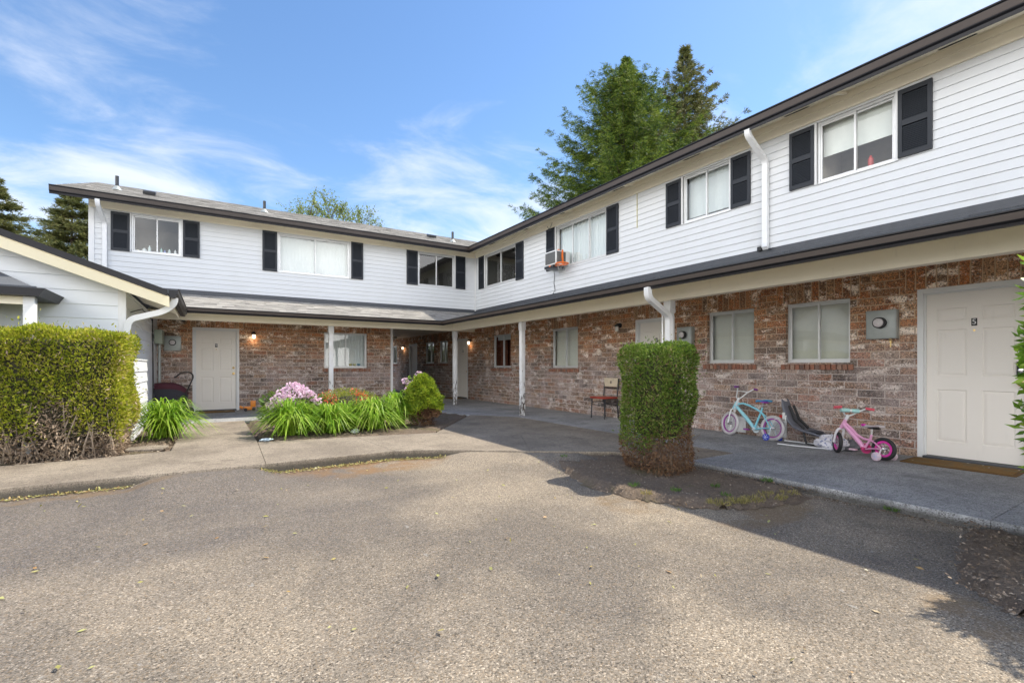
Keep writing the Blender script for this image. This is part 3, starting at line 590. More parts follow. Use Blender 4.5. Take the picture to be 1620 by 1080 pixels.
bld = thing('apartment_building', 'two storey L shaped apartment block with white siding above brick', 'building', (7.6, 14.3, 0))
def room(Mp, a0, a1, z0, z1, d0, depth, parent, mat):
    mb = MB(); x0, x1, y0, y1 = a0 - 0.05, a1 + 0.05, z0 - 0.25, z1 + 0.06
    v = [Mp(x, -d, z) for d in (d0, d0 + depth) for x, z in ((x0, y0), (x1, y0), (x1, y1), (x0, y1))]
    mb.add(v, [(4, 5, 6, 7), (0, 1, 5, 4), (1, 2, 6, 5), (2, 3, 7, 6), (3, 0, 4, 7)]); return build('room_wall', mb, mat, parent)
def window(Mp, w, parent, setb, sill=None, trim=True):
    a0, a1, z0, z1, st = w; f = 0.032; mb = MB(); mid = (a0 + a1) / 2; o1 = -setb + 0.022; o0 = -setb - 0.05
    def fr(A0, A1, Z0, Z1, oa, ob, t):
        mb.box(A0, A1, oa, ob, Z0, Z0 + t, Mp); mb.box(A0, A1, oa, ob, Z1 - t, Z1, Mp)
        mb.box(A0, A0 + t, oa, ob, Z0 + t, Z1 - t, Mp); mb.box(A1 - t, A1, oa, ob, Z0 + t, Z1 - t, Mp)
    fr(a0, a1, z0, z1, o0, o1, f)
    segs = [(a0 + f, mid + 0.012, -setb - 0.034, -setb - 0.012), (mid - 0.012, a1 - f, -setb - 0.010, -setb + 0.012)]
    if st == 'three':
        q = (a1 - a0) / 3; segs = [(a0 + f, a0 + q, -setb - 0.034, -setb - 0.012), (a0 + q - 0.012, a0 + 2 * q, -setb - 0.010, -setb + 0.012), (a0 + 2 * q - 0.012, a1 - f, -setb - 0.034, -setb - 0.012)]
    wo_ = None
    for (A0, A1, oa, ob) in segs: fr(A0, A1, z0 + f, z1 - f, oa, ob, 0.026)
    wo_ = build('window', mb, 'alu', parent, bevel=0.0015, seg=1)
    for (A0, A1, oa, ob) in segs:
        g = MB(); om = (oa + ob) / 2; g.add([Mp(A0 + .02, om, z0 + f + .02), Mp(A1 - .02, om, z0 + f + .02), Mp(A1 - .02, om, z1 - f - .02), Mp(A0 + .02, om, z1 - f - .02)], [(0, 1, 2, 3)])
        build('pane', g, 'glass', wo_)
    dk = -setb - 0.05
    wallm = {'red': 'red_in', 'bare': 'dark_in', 'bath': 'bath_in'}.get(st, 'wood_in')
    room(Mp, a0, a1, z0, z1, setb + 0.05, 1.6 if st in ('bare', 'bath', 'red') else 0.8, wo_, wallm)
    cm = MB(); ao, a9 = a0 + 0.02, a1 - 0.02
    def pleat(A0, A1, Z0, Z1, o, amp, pitch, mb):
        n = max(4, int((A1 - A0) / pitch * 4)); pr = None
        for i in range(n + 1):
            a = A0 + (A1 - A0) * i / n; oo = o + amp * math.sin(i / 4 * 2 * math.pi) * (0.8 + 0.4 * math.sin(i * 1.7))
            k = len(mb.v); mb.v += [Mp(a, oo, Z0), Mp(a, oo, Z1)]
            if i: mb.f.append((k - 2, k, k + 1, k - 1))
    if st in ('slats', 'blind'):
        z = z0 + 0.03; i = 0
        while z < z1 - 0.02:
            mb2 = cm; mb2.add([Mp(ao, dk - 0.050, z), Mp(a9, dk - 0.050, z), Mp(a9, dk - 0.032, z + 0.021), Mp(ao, dk - 0.032, z + 0.021)], [(0, 1, 2, 3)]); z += 0.0195
        cm.add([Mp(ao, dk - 0.06, z0), Mp(a9, dk - 0.06, z0), Mp(a9, dk - 0.06, z1), Mp(ao, dk - 0.06, z1)], [(0, 1, 2, 3)])
        build('blind', cm, 'blind', wo_)
    elif st == 'vert' or st == 'three' or st == 'white':
        pleat(ao, a9, z0 + 0.01, z1, dk - 0.06, 0.012 if st != 'white' else 0.004, 0.09, cm); build('curtain', cm, 'curtain', wo_, smooth=60)
    elif st == 'sheer':
        pleat(ao, a9, z0 + 0.12, z1, dk - 0.07, 0.008, 0.14, cm); build('curtain', cm, 'curtain', wo_, smooth=60)
    elif st == 'shade':
        cm.box(ao, a9, dk - 0.07, dk - 0.064, z0 + 0.42, z1, Mp); build('roller_shade', cm, 'shade', wo_)
        c2 = MB(); c2.cyl(Mp(a0 + 0.36, dk - 0.12, z0), Mp(a0 + 0.36, dk - 0.12, z0 + 0.20), 0.035); c2.cyl(Mp(a0 + 0.36, dk - 0.12, z0 + 0.2), Mp(a0 + 0.36, dk - 0.12, z0 + 0.25), 0.03, 0.01)
        ob = build('bottle', c2, plain('red_bottle', (0.5, 0.05, 0.04), 0.4), None, smooth=40); tag(ob, 'red bottle behind the glass of the nearest upper window', 'bottle')
    elif st == 'red':
        pleat(ao, ao + 0.5, z0, z1 - 0.1, dk - 0.15, 0.02, 0.12, cm); pleat(ao + 0.62, a9, z0, z1 - 0.1, dk - 0.15, 0.02, 0.12, cm); build('curtain', cm, 'red_in', wo_, smooth=60)
        c2 = MB(); c2.box(ao, a9, dk - 0.1, dk - 0.06, z1 - 0.16, z1 - 0.02, Mp); build('valance', c2, 'curtain', wo_)
    if trim:
        t = MB(); t.box(a0 - 0.03, a0 - 0.002, 0.0, 0.03, z0 - 0.01, z1 + 0.02, Mp); t.box(a1 + 0.002, a1 + 0.03, 0.0, 0.03, z0 - 0.01, z1 + 0.02, Mp); t.box(a0 - 0.002, a1 + 0.002, 0.0, 0.024, z0 - 0.012, z0 - 0.002, Mp)
        build('window_trim', t, 'white_paint', wo_)
    if sill:
        t = MB(); a = a0 - 0.05
        while a < a1 + 0.05:
            t.add([Mp(a + .004, -setb, z0 - 0.012), Mp(a + .064, -setb, z0 - 0.012), Mp(a + .064, 0.03, z0 - 0.03), Mp(a + .004, 0.03, z0 - 0.03), Mp(a + .004, -setb, z0 - 0.10), Mp(a + .064, -setb, z0 - 0.10), Mp(a + .064, 0.026, z0 - 0.105), Mp(a + .004, 0.026, z0 - 0.105)],
                  [(0, 1, 2, 3), (7, 6, 5, 4), (3, 2, 6, 7), (0, 3, 7, 4), (1, 5, 6, 2), (0, 4, 5, 1)]); a += 0.072
        build('sill', t, 'rowlock', wo_, bevel=0.004, seg=1)
    return wo_
def shutter(Mp, a0, a1, z0, z1, parent):
    mb = MB(); t = 0.045; o0, o1 = 0.012, 0.045; mb.box(a0, a0 + t, o0, o1, z0, z1, Mp); mb.box(a1 - t, a1, o0, o1, z0, z1, Mp)
    zm = z0 + (z1 - z0) * 0.5
    rails = [(z0, z0 + 0.06), (zm - 0.035, zm + 0.035), (z1 - 0.06, z1)]
    for a, b in rails: mb.box(a0 + t, a1 - t, o0 + .002, o1 - .002, a, b, Mp)
    for (a, b) in ((z0 + 0.06, zm - 0.035), (zm + 0.035, z1 - 0.06)):
        z = a + 0.004
        while z < b - 0.01:
            v = [Mp(x, o, zz) for x in (a0 + t, a1 - t) for (o, zz) in ((o1 - 0.006, z), (o1 - 0.006, z + 0.005), (o0 + 0.016, z + 0.022), (o0 + 0.016, z + 0.017))]
            mb.add(v, [(0, 1, 2, 3), (7, 6, 5, 4), (0, 4, 5, 1), (1, 5, 6, 2), (2, 6, 7, 3), (3, 7, 4, 0)]); z += 0.0235
    mb.box(a0 + t, a1 - t, o0 - .001, o0 + 0.002, z0 + .06, z1 - .06, Mp)
    return build('shutter', mb, 'shutter', parent)
def door(Mp, a0, a1, num, parent, handle_side=1, setb=0.10, ztop=2.12):
    t = 0.06; fm = MB()
    for (A0, A1, Z0, Z1) in ((a0, a0 + t, 0, ztop), (a1 - t, a1, 0, ztop), (a0 + t, a1 - t, ztop - t, ztop)): fm.box(A0, A1, -0.085, 0.004, Z0, Z1, Mp)
    for (A0, A1, Z0, Z1) in ((a0 + t, a0 + t + 0.014, 0.02, ztop - t), (a1 - t - 0.014, a1 - t, 0.02, ztop - t), (a0 + t + .014, a1 - t - .014, ztop - t - 0.014, ztop - t)): fm.box(A0, A1, -0.085, -0.03, Z0, Z1, Mp)
    d = MB(); A0, A1, Z0, Z1 = a0 + t + 0.002, a1 - t - 0.002, 0.035, ztop - t - 0.002; w = A1 - A0
    pw = w * 0.30; pa = [(A0 + w * 0.125, A0 + w * 0.425), (A1 - w * 0.425, A1 - w * 0.125)]
    rows = [(0.22, 0.86), (1.03, 1.60), (1.70, 1.86)]
    holes = [(x0, x1, z0, z1) for x0, x1 in pa for z0, z1 in rows]
    Mo = lambda a, o, z: Mp(a, o - setb + 0.03, z)
    As = sorted({A0, A1, *[h[i] for h in holes for i in (0, 1)]}); Zs = sorted({Z0, Z1, *[h[i] for h in holes for i in (2, 3)]})
    for i in range(len(As) - 1):
        for j in range(len(Zs) - 1):
            ca, cz = (As[i] + As[i + 1]) / 2, (Zs[j] + Zs[j + 1]) / 2
            if any(h[0] < ca < h[1] and h[2] < cz < h[3] for h in holes): continue
            d.add([Mo(As[i], 0, Zs[j]), Mo(As[i + 1], 0, Zs[j]), Mo(As[i + 1], 0, Zs[j + 1]), Mo(As[i], 0, Zs[j + 1])], [(0, 1, 2, 3)])
    for (x0, x1, z0, z1) in holes:
        rings = [(0, 0), (0.008, -0.010), (0.018, -0.010), (0.022, -0.005), (0.045, -0.001)]; k = len(d.v)
        for (ins, o) in rings: d.v += [Mo(x0 + ins, o, z0 + ins), Mo(x1 - ins, o, z0 + ins), Mo(x1 - ins, o, z1 - ins), Mo(x0 + ins, o, z1 - ins)]
        for r_ in range(len(rings) - 1):
            for c in range(4): d.f.append((k + r_ * 4 + c, k + r_ * 4 + (c + 1) % 4, k + (r_ + 1) * 4 + (c + 1) % 4, k + (r_ + 1) * 4 + c))
        e = k + (len(rings) - 1) * 4; d.f.append((e, e + 1, e + 2, e + 3))
    dr = build('door', d, 'door', parent)
    build('door_frame', fm, 'white_paint', dr, bevel=0.003, seg=1)
    th = MB(); th.box(a0 + t, a1 - t, -0.14, 0.03, 0.002, 0.03, Mp); build('threshold', th, 'flash', dr, bevel=0.004)
    ha = A1 - 0.065 if handle_side > 0 else A0 + 0.065; hm = MB()
    o = -setb + 0.03
    hm.tube([Mp(ha, o, 0.95), Mp(ha, o + 0.008, 0.95), Mp(ha, o + 0.009, 0.95), Mp(ha, o + 0.04, 0.95), Mp(ha, o + 0.055, 0.95), Mp(ha, o + 0.068, 0.95)], [0.032, 0.032, 0.011, 0.012, 0.028, 0.018], 14); build('handle', hm, 'brass', dr, smooth=40)
    hm = MB(); hm.tube([Mp(ha, o, 1.10), Mp(ha, o + 0.012, 1.10), Mp(ha, o + 0.018, 1.10)], [0.03, 0.03, 0.02], 14)
    if num != '5': build('deadbolt', hm, 'brass', dr, smooth=40)
    if num == '5':
        hm = MB(); hm.box(ha - .04, ha + .04, o + .001, o + .02, 1.045, 1.20, Mp); build('keypad_plate', hm, 'black', dr, bevel=.004)
        hm = MB(); hm.tube([Mp(ha, o + .02, 1.10), Mp(ha, o + .032, 1.10), Mp(ha, o + .036, 1.10)], [.027, .027, .018], 16); build('keyhole', hm, 'chrome', dr, smooth=40)
    ca = (A0 + A1) / 2
    if num:
        p = MB(); p.box(ca - 0.026, ca + 0.026, o, o + 0.004, 1.63, 1.72, Mp); build('number_plate', p, 'black', dr)
        tx = text_mb(num, 0.088); Q = MB(); sgn = 1 if Mp is FA else -1
        Q.add([Mp(ca + sgn * v[0], o + 0.006 + v[2], 1.675 + v[1]) for v in tx.v], tx.f); build('door_number', Q, 'white_paint', dr)
        p = MB(); p.tube([Mp(ca, o, 1.575), Mp(ca, o + 0.006, 1.575)], 0.012, 10); build('peephole', p, 'brass', dr)
    return dr

# ------------------------------------------------------------------ apartment building shell
ZJ = 3.0; ZS = 5.0
mb = MB(); wall(mb, FB, -3, YA, ZJ - .1, ZS, [(w[0], w[1], w[2], w[3]) for w in UB], lap=0.014, exp=0.1195, zoff=ZJ); build('siding_wall', mb, 'siding', bld)
mb = MB(); wall(mb, FA, -2.33, XB, ZJ - .1, ZS, [(w[0], w[1], w[2], w[3]) for w in UA], lap=0.014, exp=0.1195, zoff=ZJ); build('siding_wall', mb, 'siding', bld)
mb = MB(); wall(mb, lambda a, o, z: (-2.33 - o, a, z), YA, 23.1, 2.2, 4.98, [], lap=0.014, exp=0.1195, zoff=ZJ); mb.add([(-2.33, YA, 4.98), (-2.33, 23.1, 4.98), (-2.33, 18.7, 6.5)], [(0, 1, 2)]); build('siding_wall', mb, 'siding', bld)
hB = [(w[0], w[1], w[2], w[3]) for w in GB] + [(d[0], d[1], -0.3, 2.12) for d in DB]
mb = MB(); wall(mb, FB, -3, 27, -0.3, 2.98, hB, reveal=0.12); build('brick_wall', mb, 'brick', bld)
hA = [(w[0], w[1], w[2], w[3]) for w in GA] + [(d[0], d[1], -0.3, 2.12) for d in DA]
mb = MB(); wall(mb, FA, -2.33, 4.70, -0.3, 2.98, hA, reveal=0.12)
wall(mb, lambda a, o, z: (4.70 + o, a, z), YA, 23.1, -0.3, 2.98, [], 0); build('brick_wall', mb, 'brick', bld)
# blocking behind the walls, so that no light leaks through
mb = MB(); mb.box(XB + 2.0, XB + 2.1, -3, 23.2, -0.3, 5.6); mb.box(-2.2, 9.6, 23.1, 23.2, 2.5, 5.6); mb.box(-2.33, 4.7, 22.9, 23.0, -0.3, 2.5); mb.box(XB, XB + 2, -3.1, -3.0, -0.3, 5.2)
mb.box(-2.2, XB + 2, YA + 2.2, YA + 2.3, 2.6, 5.6); mb.box(-2.2, 4.6, YA + 2.2, YA + 2.3, -.3, 2.5)
mb.box(XB + 0.15, XB + 2.0, -3, 23, 2.75, 2.8); mb.box(-2.2, 4.6, YA + 0.15, YA + 2.2, 2.75, 2.8)
build('inner_wall', mb, 'dark_in', bld)
# corner boards and trims
mb = MB(); mb.box(-2.35, -2.25, YA - 0.022, YA + 0.05, ZJ - .3, ZS); build('corner_trim', mb, 'white_paint', bld); mb = MB(); mb.box(XB - 0.05, XB - 0.016, YA - 0.05, YA - 0.016, ZJ, ZS - .05); build('corner_trim', mb, 'white_paint', bld)
mb = MB(); mb.box(4.655, 4.725, YA - 0.02, YA + 0.03, 0, 2.42); build('corner_trim', mb, 'white_paint', bld)
# frieze, soffit, fascia
mb = MB(); sweep_L(mb, [(0.002, 4.775), (0.03, 4.775), (0.034, 4.785), (0.034, 4.90), (0.06, 4.905), (0.06, 5.02), (0.002, 5.02)], -2.33, -3); build('frieze_board', mb, 'cream', bld)
mb = MB(); sweep_L(mb, [(0.0, 5.02), (0.44, 4.872), (0.44, 4.90), (0.0, 5.05)], -2.86, -3); sweep_L(mb, [(0.061, 4.9985), (0.105, 4.984), (0.105, 4.976), (0.061, 4.991)], -2.33, -3); build('soffit', mb, 'cream', bld)
mb = MB(); sweep_L(mb, [(0.405, 4.868), (0.43, 4.868), (0.43, 5.0), (0.405, 5.0)], -2.86, -3); build('fascia', mb, 'cream', bld)
mb = MB(); sweep_L(mb, [(0.432, 5.0), (0.432, 4.872), (0.50, 4.817), (0.515, 4.815), (0.520, 4.855), (0.548, 4.875), (0.552, 4.975), (0.57, 4.985), (0.57, 5.0), (0.55, 5.0), (0.54, 4.97), (0.45, 4.97)], -2.90, -3)
build('gutter', mb, 'gutter', bld)
mb = MB(); mb2 = MB()
sz = lambda o: 5.02 - 0.148 * o / 0.44
def svent(Mp, a, mbx):
    o0, o1 = 0.13, 0.215; mbx = MB(); mbx.add([Mp(a - .17, o0, sz(o0) - .004), Mp(a + .17, o0, sz(o0) - .004), Mp(a + .17, o1, sz(o1) - .004), Mp(a - .17, o1, sz(o1) - .004)], [(0, 1, 2, 3)]); build('soffit_vent', mbx, 'dark', bld)
for k, y in enumerate((0.1, 1.94, 3.76, 5.6, 7.45, 9.3, 11.1, 12.9)): svent(FB, y, mb)
for x in (-1.0, 1.0, 3.0, 5.0): svent(FA, x, mb)
for k, y in enumerate((1.15, 3.15, 5.1, 7.1, 9.1, 11.1)):    # rafter tails boxed in under the sheathing
    for (s0, s1) in ((0.0, 0.0),): mb2 = MB(); mb2.add([FB(y + e, o, z) for e in (-.02, .02) for (o, z) in ((0.06, sz(.06) - .002), (0.06, 4.955), (0.30, 4.885), (0.40, 4.868), (0.40, sz(.40) - .002))], [(0, 1, 2, 3, 4), (9, 8, 7, 6, 5), (0, 1, 6, 5), (1, 2, 7, 6), (2, 3, 8, 7), (3, 4, 9, 8)]); build('rafter_tail', mb2, 'cream', bld)
# roofs
SL = 0.335; th = math.atan(SL)
mb = MB(); z0 = 5.005; y0 = YA - 0.50
shingles(mb, (-2.86, y0, z0), (1, 0, 0), (0, math.cos(th), math.sin(th)), lambda v: (0.0, (XB - 0.50 + v * math.cos(th)) + 2.86), 37, 0.14, seed=3)
vv = lambda x, y, z: (x, y, z)
mb.add([(-2.86, y0, z0), (XB - .5, y0, z0), (XB - .5 + 5, y0 + 5, z0 + 5 * SL), (-2.86, y0 + 5, z0 + 5 * SL)], [(0, 1, 2, 3)])
mb.add([(-2.86, y0 + 5, z0 + 5 * SL), (XB + 4.5, y0 + 5, z0 + 5 * SL), (XB + 4.5, y0 + 10, z0), (-2.86, y0 + 10, z0)], [(0, 1, 2, 3)])
build('roof', mb, 'shingle', bld)
mb = MB(); mb.add([(XB - .5, -3, z0), (XB - .5, y0, z0), (XB + 4.5, y0 + 5, z0 + 5 * SL), (XB + 4.5, -3, z0 + 5 * SL)], [(0, 1, 2, 3)]); mb.add([(XB + 4.5, -3, z0 + 5 * SL), (XB + 4.5, y0 + 5, z0 + 5 * SL), (XB + 9.5, y0 + 10, z0), (XB + 9.5, -3, z0)], [(0, 1, 2, 3)])
mb.add([(XB - .5, -3, z0), (XB + 4.5, -3, z0 + 5 * SL), (XB + 9.5, -3, z0)], [(0, 1, 2)])
build('roof', mb, 'shingle', bld)
# rake of the short wing
mb = MB(); mb.add([(x, y, z) for x in (-2.88, -2.86) for (y, z) in ((y0, z0 - .16), (y0, z0), (y0 + 5, z0 + 5 * SL), (y0 + 10, z0), (y0 + 10, z0 - .16), (y0 + 5, z0 + 5 * SL - .16))], [(0, 1, 2, 5), (2, 3, 4, 5), (6, 11, 8, 7), (8, 11, 10, 9), (1, 7, 8, 2), (2, 8, 9, 3), (0, 5, 11, 6), (5, 4, 10, 11)])
mb.add([(-2.86, y0, z0 - .1), (-2.33, y0, z0 - .1), (-2.33, y0 + 5, z0 + 5 * SL - .1), (-2.86, y0 + 5, z0 + 5 * SL - .1)], [(0, 1, 2, 3)])
build('rake_board', mb, 'cream', bld)
# porch roof
pz0, pz1, po = 2.392, 2.925, 2.13; ps = (pz1 - pz0) / po; pt = math.atan(ps); pn = int(po / math.cos(pt) / 0.14) + 1
mb = MB(); shingles(mb, (-0.44, YA - po, pz0), (1, 0, 0), (0, math.cos(pt), math.sin(pt)), lambda v: (0.0 if v < .3 else -0.62, XB - po + min(v * math.cos(pt), po) + 0.44), pn, 0.14, 0.003, 0.015, seed=8)
mb.add([(-0.46, YA - po, pz0 - .003), (XB - po, YA - po, pz0 - .003), (XB, YA, pz1 - .003), (-0.46, YA, pz1 - .003), (-1.08, YA, pz1 - .003), (-1.08, YA - po + .3, pz0 + .3 * ps - .003), (-.46, YA - po + .3, pz0 + .3 * ps - .003)], [(0, 1, 2, 3), (6, 3, 4, 5)])
build('porch_roof', mb, 'shingle', bld)
mb = MB(); shingles(mb, (XB - po, -3, pz0), (0, 1, 0), (math.cos(pt), 0, math.sin(pt)), lambda v: (0.0, YA - po + min(v * math.cos(pt), po) + 3), pn, 0.14, 0.003, 0.012, seed=9)
mb.add([(XB - po, -3, pz0 - .003), (XB - po, YA - po, pz0 - .003), (XB, YA, pz1 - .003), (XB, -3, pz1 - .003)], [(0, 1, 2, 3)])
build('porch_roof', mb, 'shingle_d', bld)  # same porch roof, darker copy: the long wing's shade is in the shingle colour
mb = MB(); sweep_L(mb, [(0.0, 2.93), (0.035, 2.925), (0.035, 2.955), (0.018, 2.96), (0.018, 3.04), (0.0, 3.04)], -1.1, -3); build('flashing', mb, 'flash', bld)
mb = MB(); sweep_L(mb, [(2.14, 2.39), (2.14, 2.285), (2.155, 2.27), (2.185, 2.27), (2.19, 2.292), (2.216, 2.31), (2.222, 2.37), (2.238, 2.378), (2.238, 2.39), (2.222, 2.39), (2.21, 2.365), (2.16, 2.365)], -0.43, -3); build('gutter', mb, 'gutter', bld)
mb = MB(); sweep_L(mb, [(2.218, 2.313), (2.2205, 2.313), (2.2265, 2.366), (2.223, 2.366)], -0.43, -3); build('gutter_face', mb, 'gface', bld)
mb = MB(); sweep_L(mb, [(0.549, 4.885), (0.552, 4.885), (0.556, 4.968), (0.552, 4.968)], -2.90, -3); build('gutter_face', mb, 'gface', bld)
mb = MB(); sweep_L(mb, [(2.115, 2.29), (2.138, 2.29), (2.138, 2.385), (2.115, 2.385)], -0.43, -3); sweep_L(mb, [(1.565, 2.395), (2.115, 2.292), (2.115, 2.31), (1.565, 2.41)], -1.1, -3); build('fascia', mb, 'cream', bld)
mb = MB(); sweep_L(mb, [(1.42, 2.172), (1.56, 2.172), (1.56, 2.42), (1.42, 2.42)], -1.1, -3); build('beam', mb, 'cream', bld, bevel=0.006)
mb = MB(); sweep_L(mb, [(0.0, 2.44), (1.42, 2.44), (1.42, 2.46), (0.0, 2.46)], -1.1, -3); mb.box(4.7, XB, YA + .001, 23.1, 2.44, 2.6); build('porch_ceiling', mb, 'ceiling', bld)
mb = MB(); mb.box(4.9, 7.0, 20.6, 20.72, 2.36, 2.439); build('ceiling_beam', mb, 'cream', bld); mb = MB(); mb.box(4.71, XB - .01, YA + .05, YA + .2, 2.30, 2.439); build('ceiling_beam', mb, 'cream', bld)
# posts
def post(x, y, w=0.09):
    mb = MB(); mb.box(x - w / 2, x + w / 2, y - w / 2, y + w / 2, 0.0, 2.174)
    for i in range(0): pass
    mb.box(x - w / 2 - .012, x + w / 2 + .012, y - w / 2 - .012, y + w / 2 + .012, 1.98, 2.172)
    return build('post', mb, 'post_paint', bld, bevel=0.006)
for (x, y) in ((6.11, 12.83), (6.11, 9.22), (6.11, 5.02), (2.61, 12.83), (6.11, 0.3)): post(x, y, 0.105)
# windows, shutters, doors
wins = {}
for i, w in enumerate(UB): wins['UB%d' % i] = window(FB, w, bld, 0.03)
for i, w in enumerate(UA): wins['UA%d' % i] = window(FA, w, bld, 0.03)
for i, w in enumerate(GB): wins['GB%d' % i] = window(FB, w, bld, SET, sill=True, trim=False)
for i, w in enumerate(GA): wins['GA%d' % i] = window(FA, w, bld, SET, sill=True, trim=False)
for (a, b, c, d) in ((2.21, 2.56, 3.85, 4.725), (3.58, 3.935, 3.85, 4.725), (4.573, 4.92, 3.85, 4.72), (5.95, 6.30, 3.85, 4.72), (7.608, 7.97, 3.66, 4.73), (9.89, 10.253, 3.66, 4.76), (11.377, 11.76, 3.65, 4.735), (13.68, 14.047, 3.70, 4.76)): shutter(FB, a, b, c, d, bld)
for (a, b, c, d) in ((-1.956, -1.61, 3.84, 4.735), (-0.58, -0.232, 3.85, 4.75), (1.166, 1.52, 3.70, 4.765), (3.47, 3.817, 3.70, 4.78), (5.16, 5.52, 3.70, 4.76), (6.83, 7.188, 3.70, 4.78)): shutter(FA, a, b, c, d, bld)
for (a, b, n) in DB: door(FB, a, b, n, bld, handle_side=-1)
for (a, b, n) in DA: door(FA, a, b, n, bld, handle_side=1)
# downspouts
def spout(pts, parent, w=0.036, name='downspout', fl=0.75):
    mb = MB(); mb.tube(pts, w, 4, up=None); return mb
def rect_tube(mb, pts, wa, wb, side):
    side = Vector(side).normalized(); P = [Vector(p) for p in pts]; n = len(P); vs = []
    for i in range(n):
        t = (P[min(i + 1, n - 1)] - P[max(i - 1, 0)]).normalized(); nn = t.cross(side).normalized()
        for (a, b) in ((-1, -1), (-.7, -1), (.7, -1), (1, -1), (1, 1), (.7, 1), (-.7, 1), (-1, 1)): vs.append(P[i] + side * a * wa + nn * b * wb)
    fs = [(i * 8 + k, i * 8 + (k + 1) % 8, (i + 1) * 8 + (k + 1) % 8, (i + 1) * 8 + k) for i in range(n - 1) for k in range(8)] + [tuple(range(8)), tuple((n - 1) * 8 + k for k in range(8))]
    mb.add(vs, fs)
def bend(pts, r=0.07, n=5):   # round the corners of a polyline
    P = [Vector(p) for p in pts]; out = [P[0]]
    for i in range(1, len(P) - 1):
        a = P[i] + (P[i - 1] - P[i]).normalized() * r; b = P[i] + (P[i + 1] - P[i]).normalized() * r
        for k in range(n + 1):
            t = k / n; out.append(a * (1 - t) ** 2 + P[i] * 2 * t * (1 - t) + b * t * t)
    return out + [P[-1]]
mb = MB(); rect_tube(mb, bend([FB(4.33, 0.50, 4.84), FB(4.33, 0.50, 4.76), FB(4.30, 0.06, 4.44), FB(4.30, 0.06, 3.10), FB(4.27, 0.13, 3.03)]), 0.042, 0.03, (0, 1, 0)); build('downspout', mb, 'downspout', bld, smooth=50)
mb = MB(); rect_tube(mb, bend([FA(-2.12, 0.50, 4.84), FA(-2.12, 0.50, 4.74), FA(-2.06, 0.06, 4.44), FA(-2.06, 0.06, 3.0)]), 0.042, 0.03, (1, 0, 0)); build('downspout', mb, 'downspout', bld, smooth=50)
mb = MB(); rect_tube(mb, bend([(5.41, 4.83, 2.30), (5.41, 4.84, 2.16), (6.02, 4.95, 1.92), (6.02, 4.95, 0.0)], 0.10), 0.048, 0.036, (0.15, 1, 0)); build('downspout', mb, 'downspout', bld, smooth=50)
mb = MB(); mb.tube([(6.04, 5.10, 0), (6.04, 5.10, 2.05), (6.06, 5.13, 2.07), (6.10, 5.13, 2.07)], 0.012, 8); build('conduit', mb, 'downspout', bld, smooth=50)
mb = MB(); mb.box(4.36, 4.45, 0, 0, 0, 0) if False else None
mb.box(4.37, 4.44, 0.018, 0.06, 3.02, 3.09, FB); build('cable_box', mb, 'black', bld, bevel=0.005)
# roof vents
def vpipe(x, y, h=0.34):
    z = z0 + (y - y0) * SL; mb = MB(); mb.cyl((x, y, z - .05), (x, y, z + h), 0.04); a = build('vent_pipe', mb, 'blackmetal', bld, smooth=40)
    mb = MB(); mb.lathe((x, y, z), [(0.13, -.02), (0.10, 0.02), (0.05, 0.09), (0.042, 0.1)], 16); build('pipe_boot', mb, 'galv', a, smooth=50)
def vbox(x, y):
    z = z0 + (y - y0) * SL; mb = MB(); mb.obox((x, y, z + 0.07), (0.13, 0.15, 0.045), ((1, 0, 0), (0, math.cos(th), math.sin(th)), (0, -math.sin(th), math.cos(th)))); build('roof_vent', mb, 'blackmetal', bld, bevel=0.01)
vpipe(-2.05, 15.9, 0.36); vbox(-1.35, 15.6); vpipe(1.35, 15.9, 0.34); vpipe(7.2, 15.3, 0.36); vbox(6.7, 16.0)
# foundation vents
for a, b in ((4.66, 5.05), (3.99, 4.30)):
    mb = MB(); mb.box(a, b, 0.0, 0.02, 0.03, 0.29, FB); f = build('foundation_vent', mb, 'white_paint', bld, bevel=0.004)
    mb = MB(); w = .03
    for (p, q, r, s_) in ((a + w, b - w, .06, .075), (a + w, b - w, .245, .26), (a + w, a + w + .015, .075, .245), (b - w - .015, b - w, .075, .245)): mb.box(p, q, 0.021, 0.03, r, s_, FB)
    build('vent_rim', mb, 'white_paint', f)
# yellow strapping left on the siding
mb = MB(); mb.box(7.06, 7.075, 0.016, 0.022, 4.05, 4.78, FB); build('sealant_streak', mb, plain('yellow_sealant', (0.55, 0.50, 0.22), 0.6), bld)
# cable down the siding under the air conditioner and up at the soffit
mb = MB(); mb.tube([FB(9.93, 0.03, 3.66), FB(9.90, 0.03, 3.5), FB(9.93, 0.025, 3.3), FB(9.88, 0.03, 3.12), FB(9.95, 0.05, 3.02)], 0.007, 6)
mb.tube([FB(10.0, 0.02, 4.95), FB(9.95, 0.10, 4.80), FB(10.05, 0.10, 4.72), FB(10.2, 0.04, 4.85)], 0.005, 6); build('cable', mb, 'black', bld, smooth=60)
mb = MB(); mb.tube([FB(2.63, 0.02, 1.47), FB(2.63, 0.07, 1.47)], 0.012, 8); mb.tube([FB(2.63, 0.055, 1.47), FB(2.63, 0.06, 1.40)], 0.009, 8); mb.ell(FB(2.63, 0.07, 1.50), (0.018, 0.018, 0.016)); build('hose_bib', mb, 'brass', bld, smooth=50)
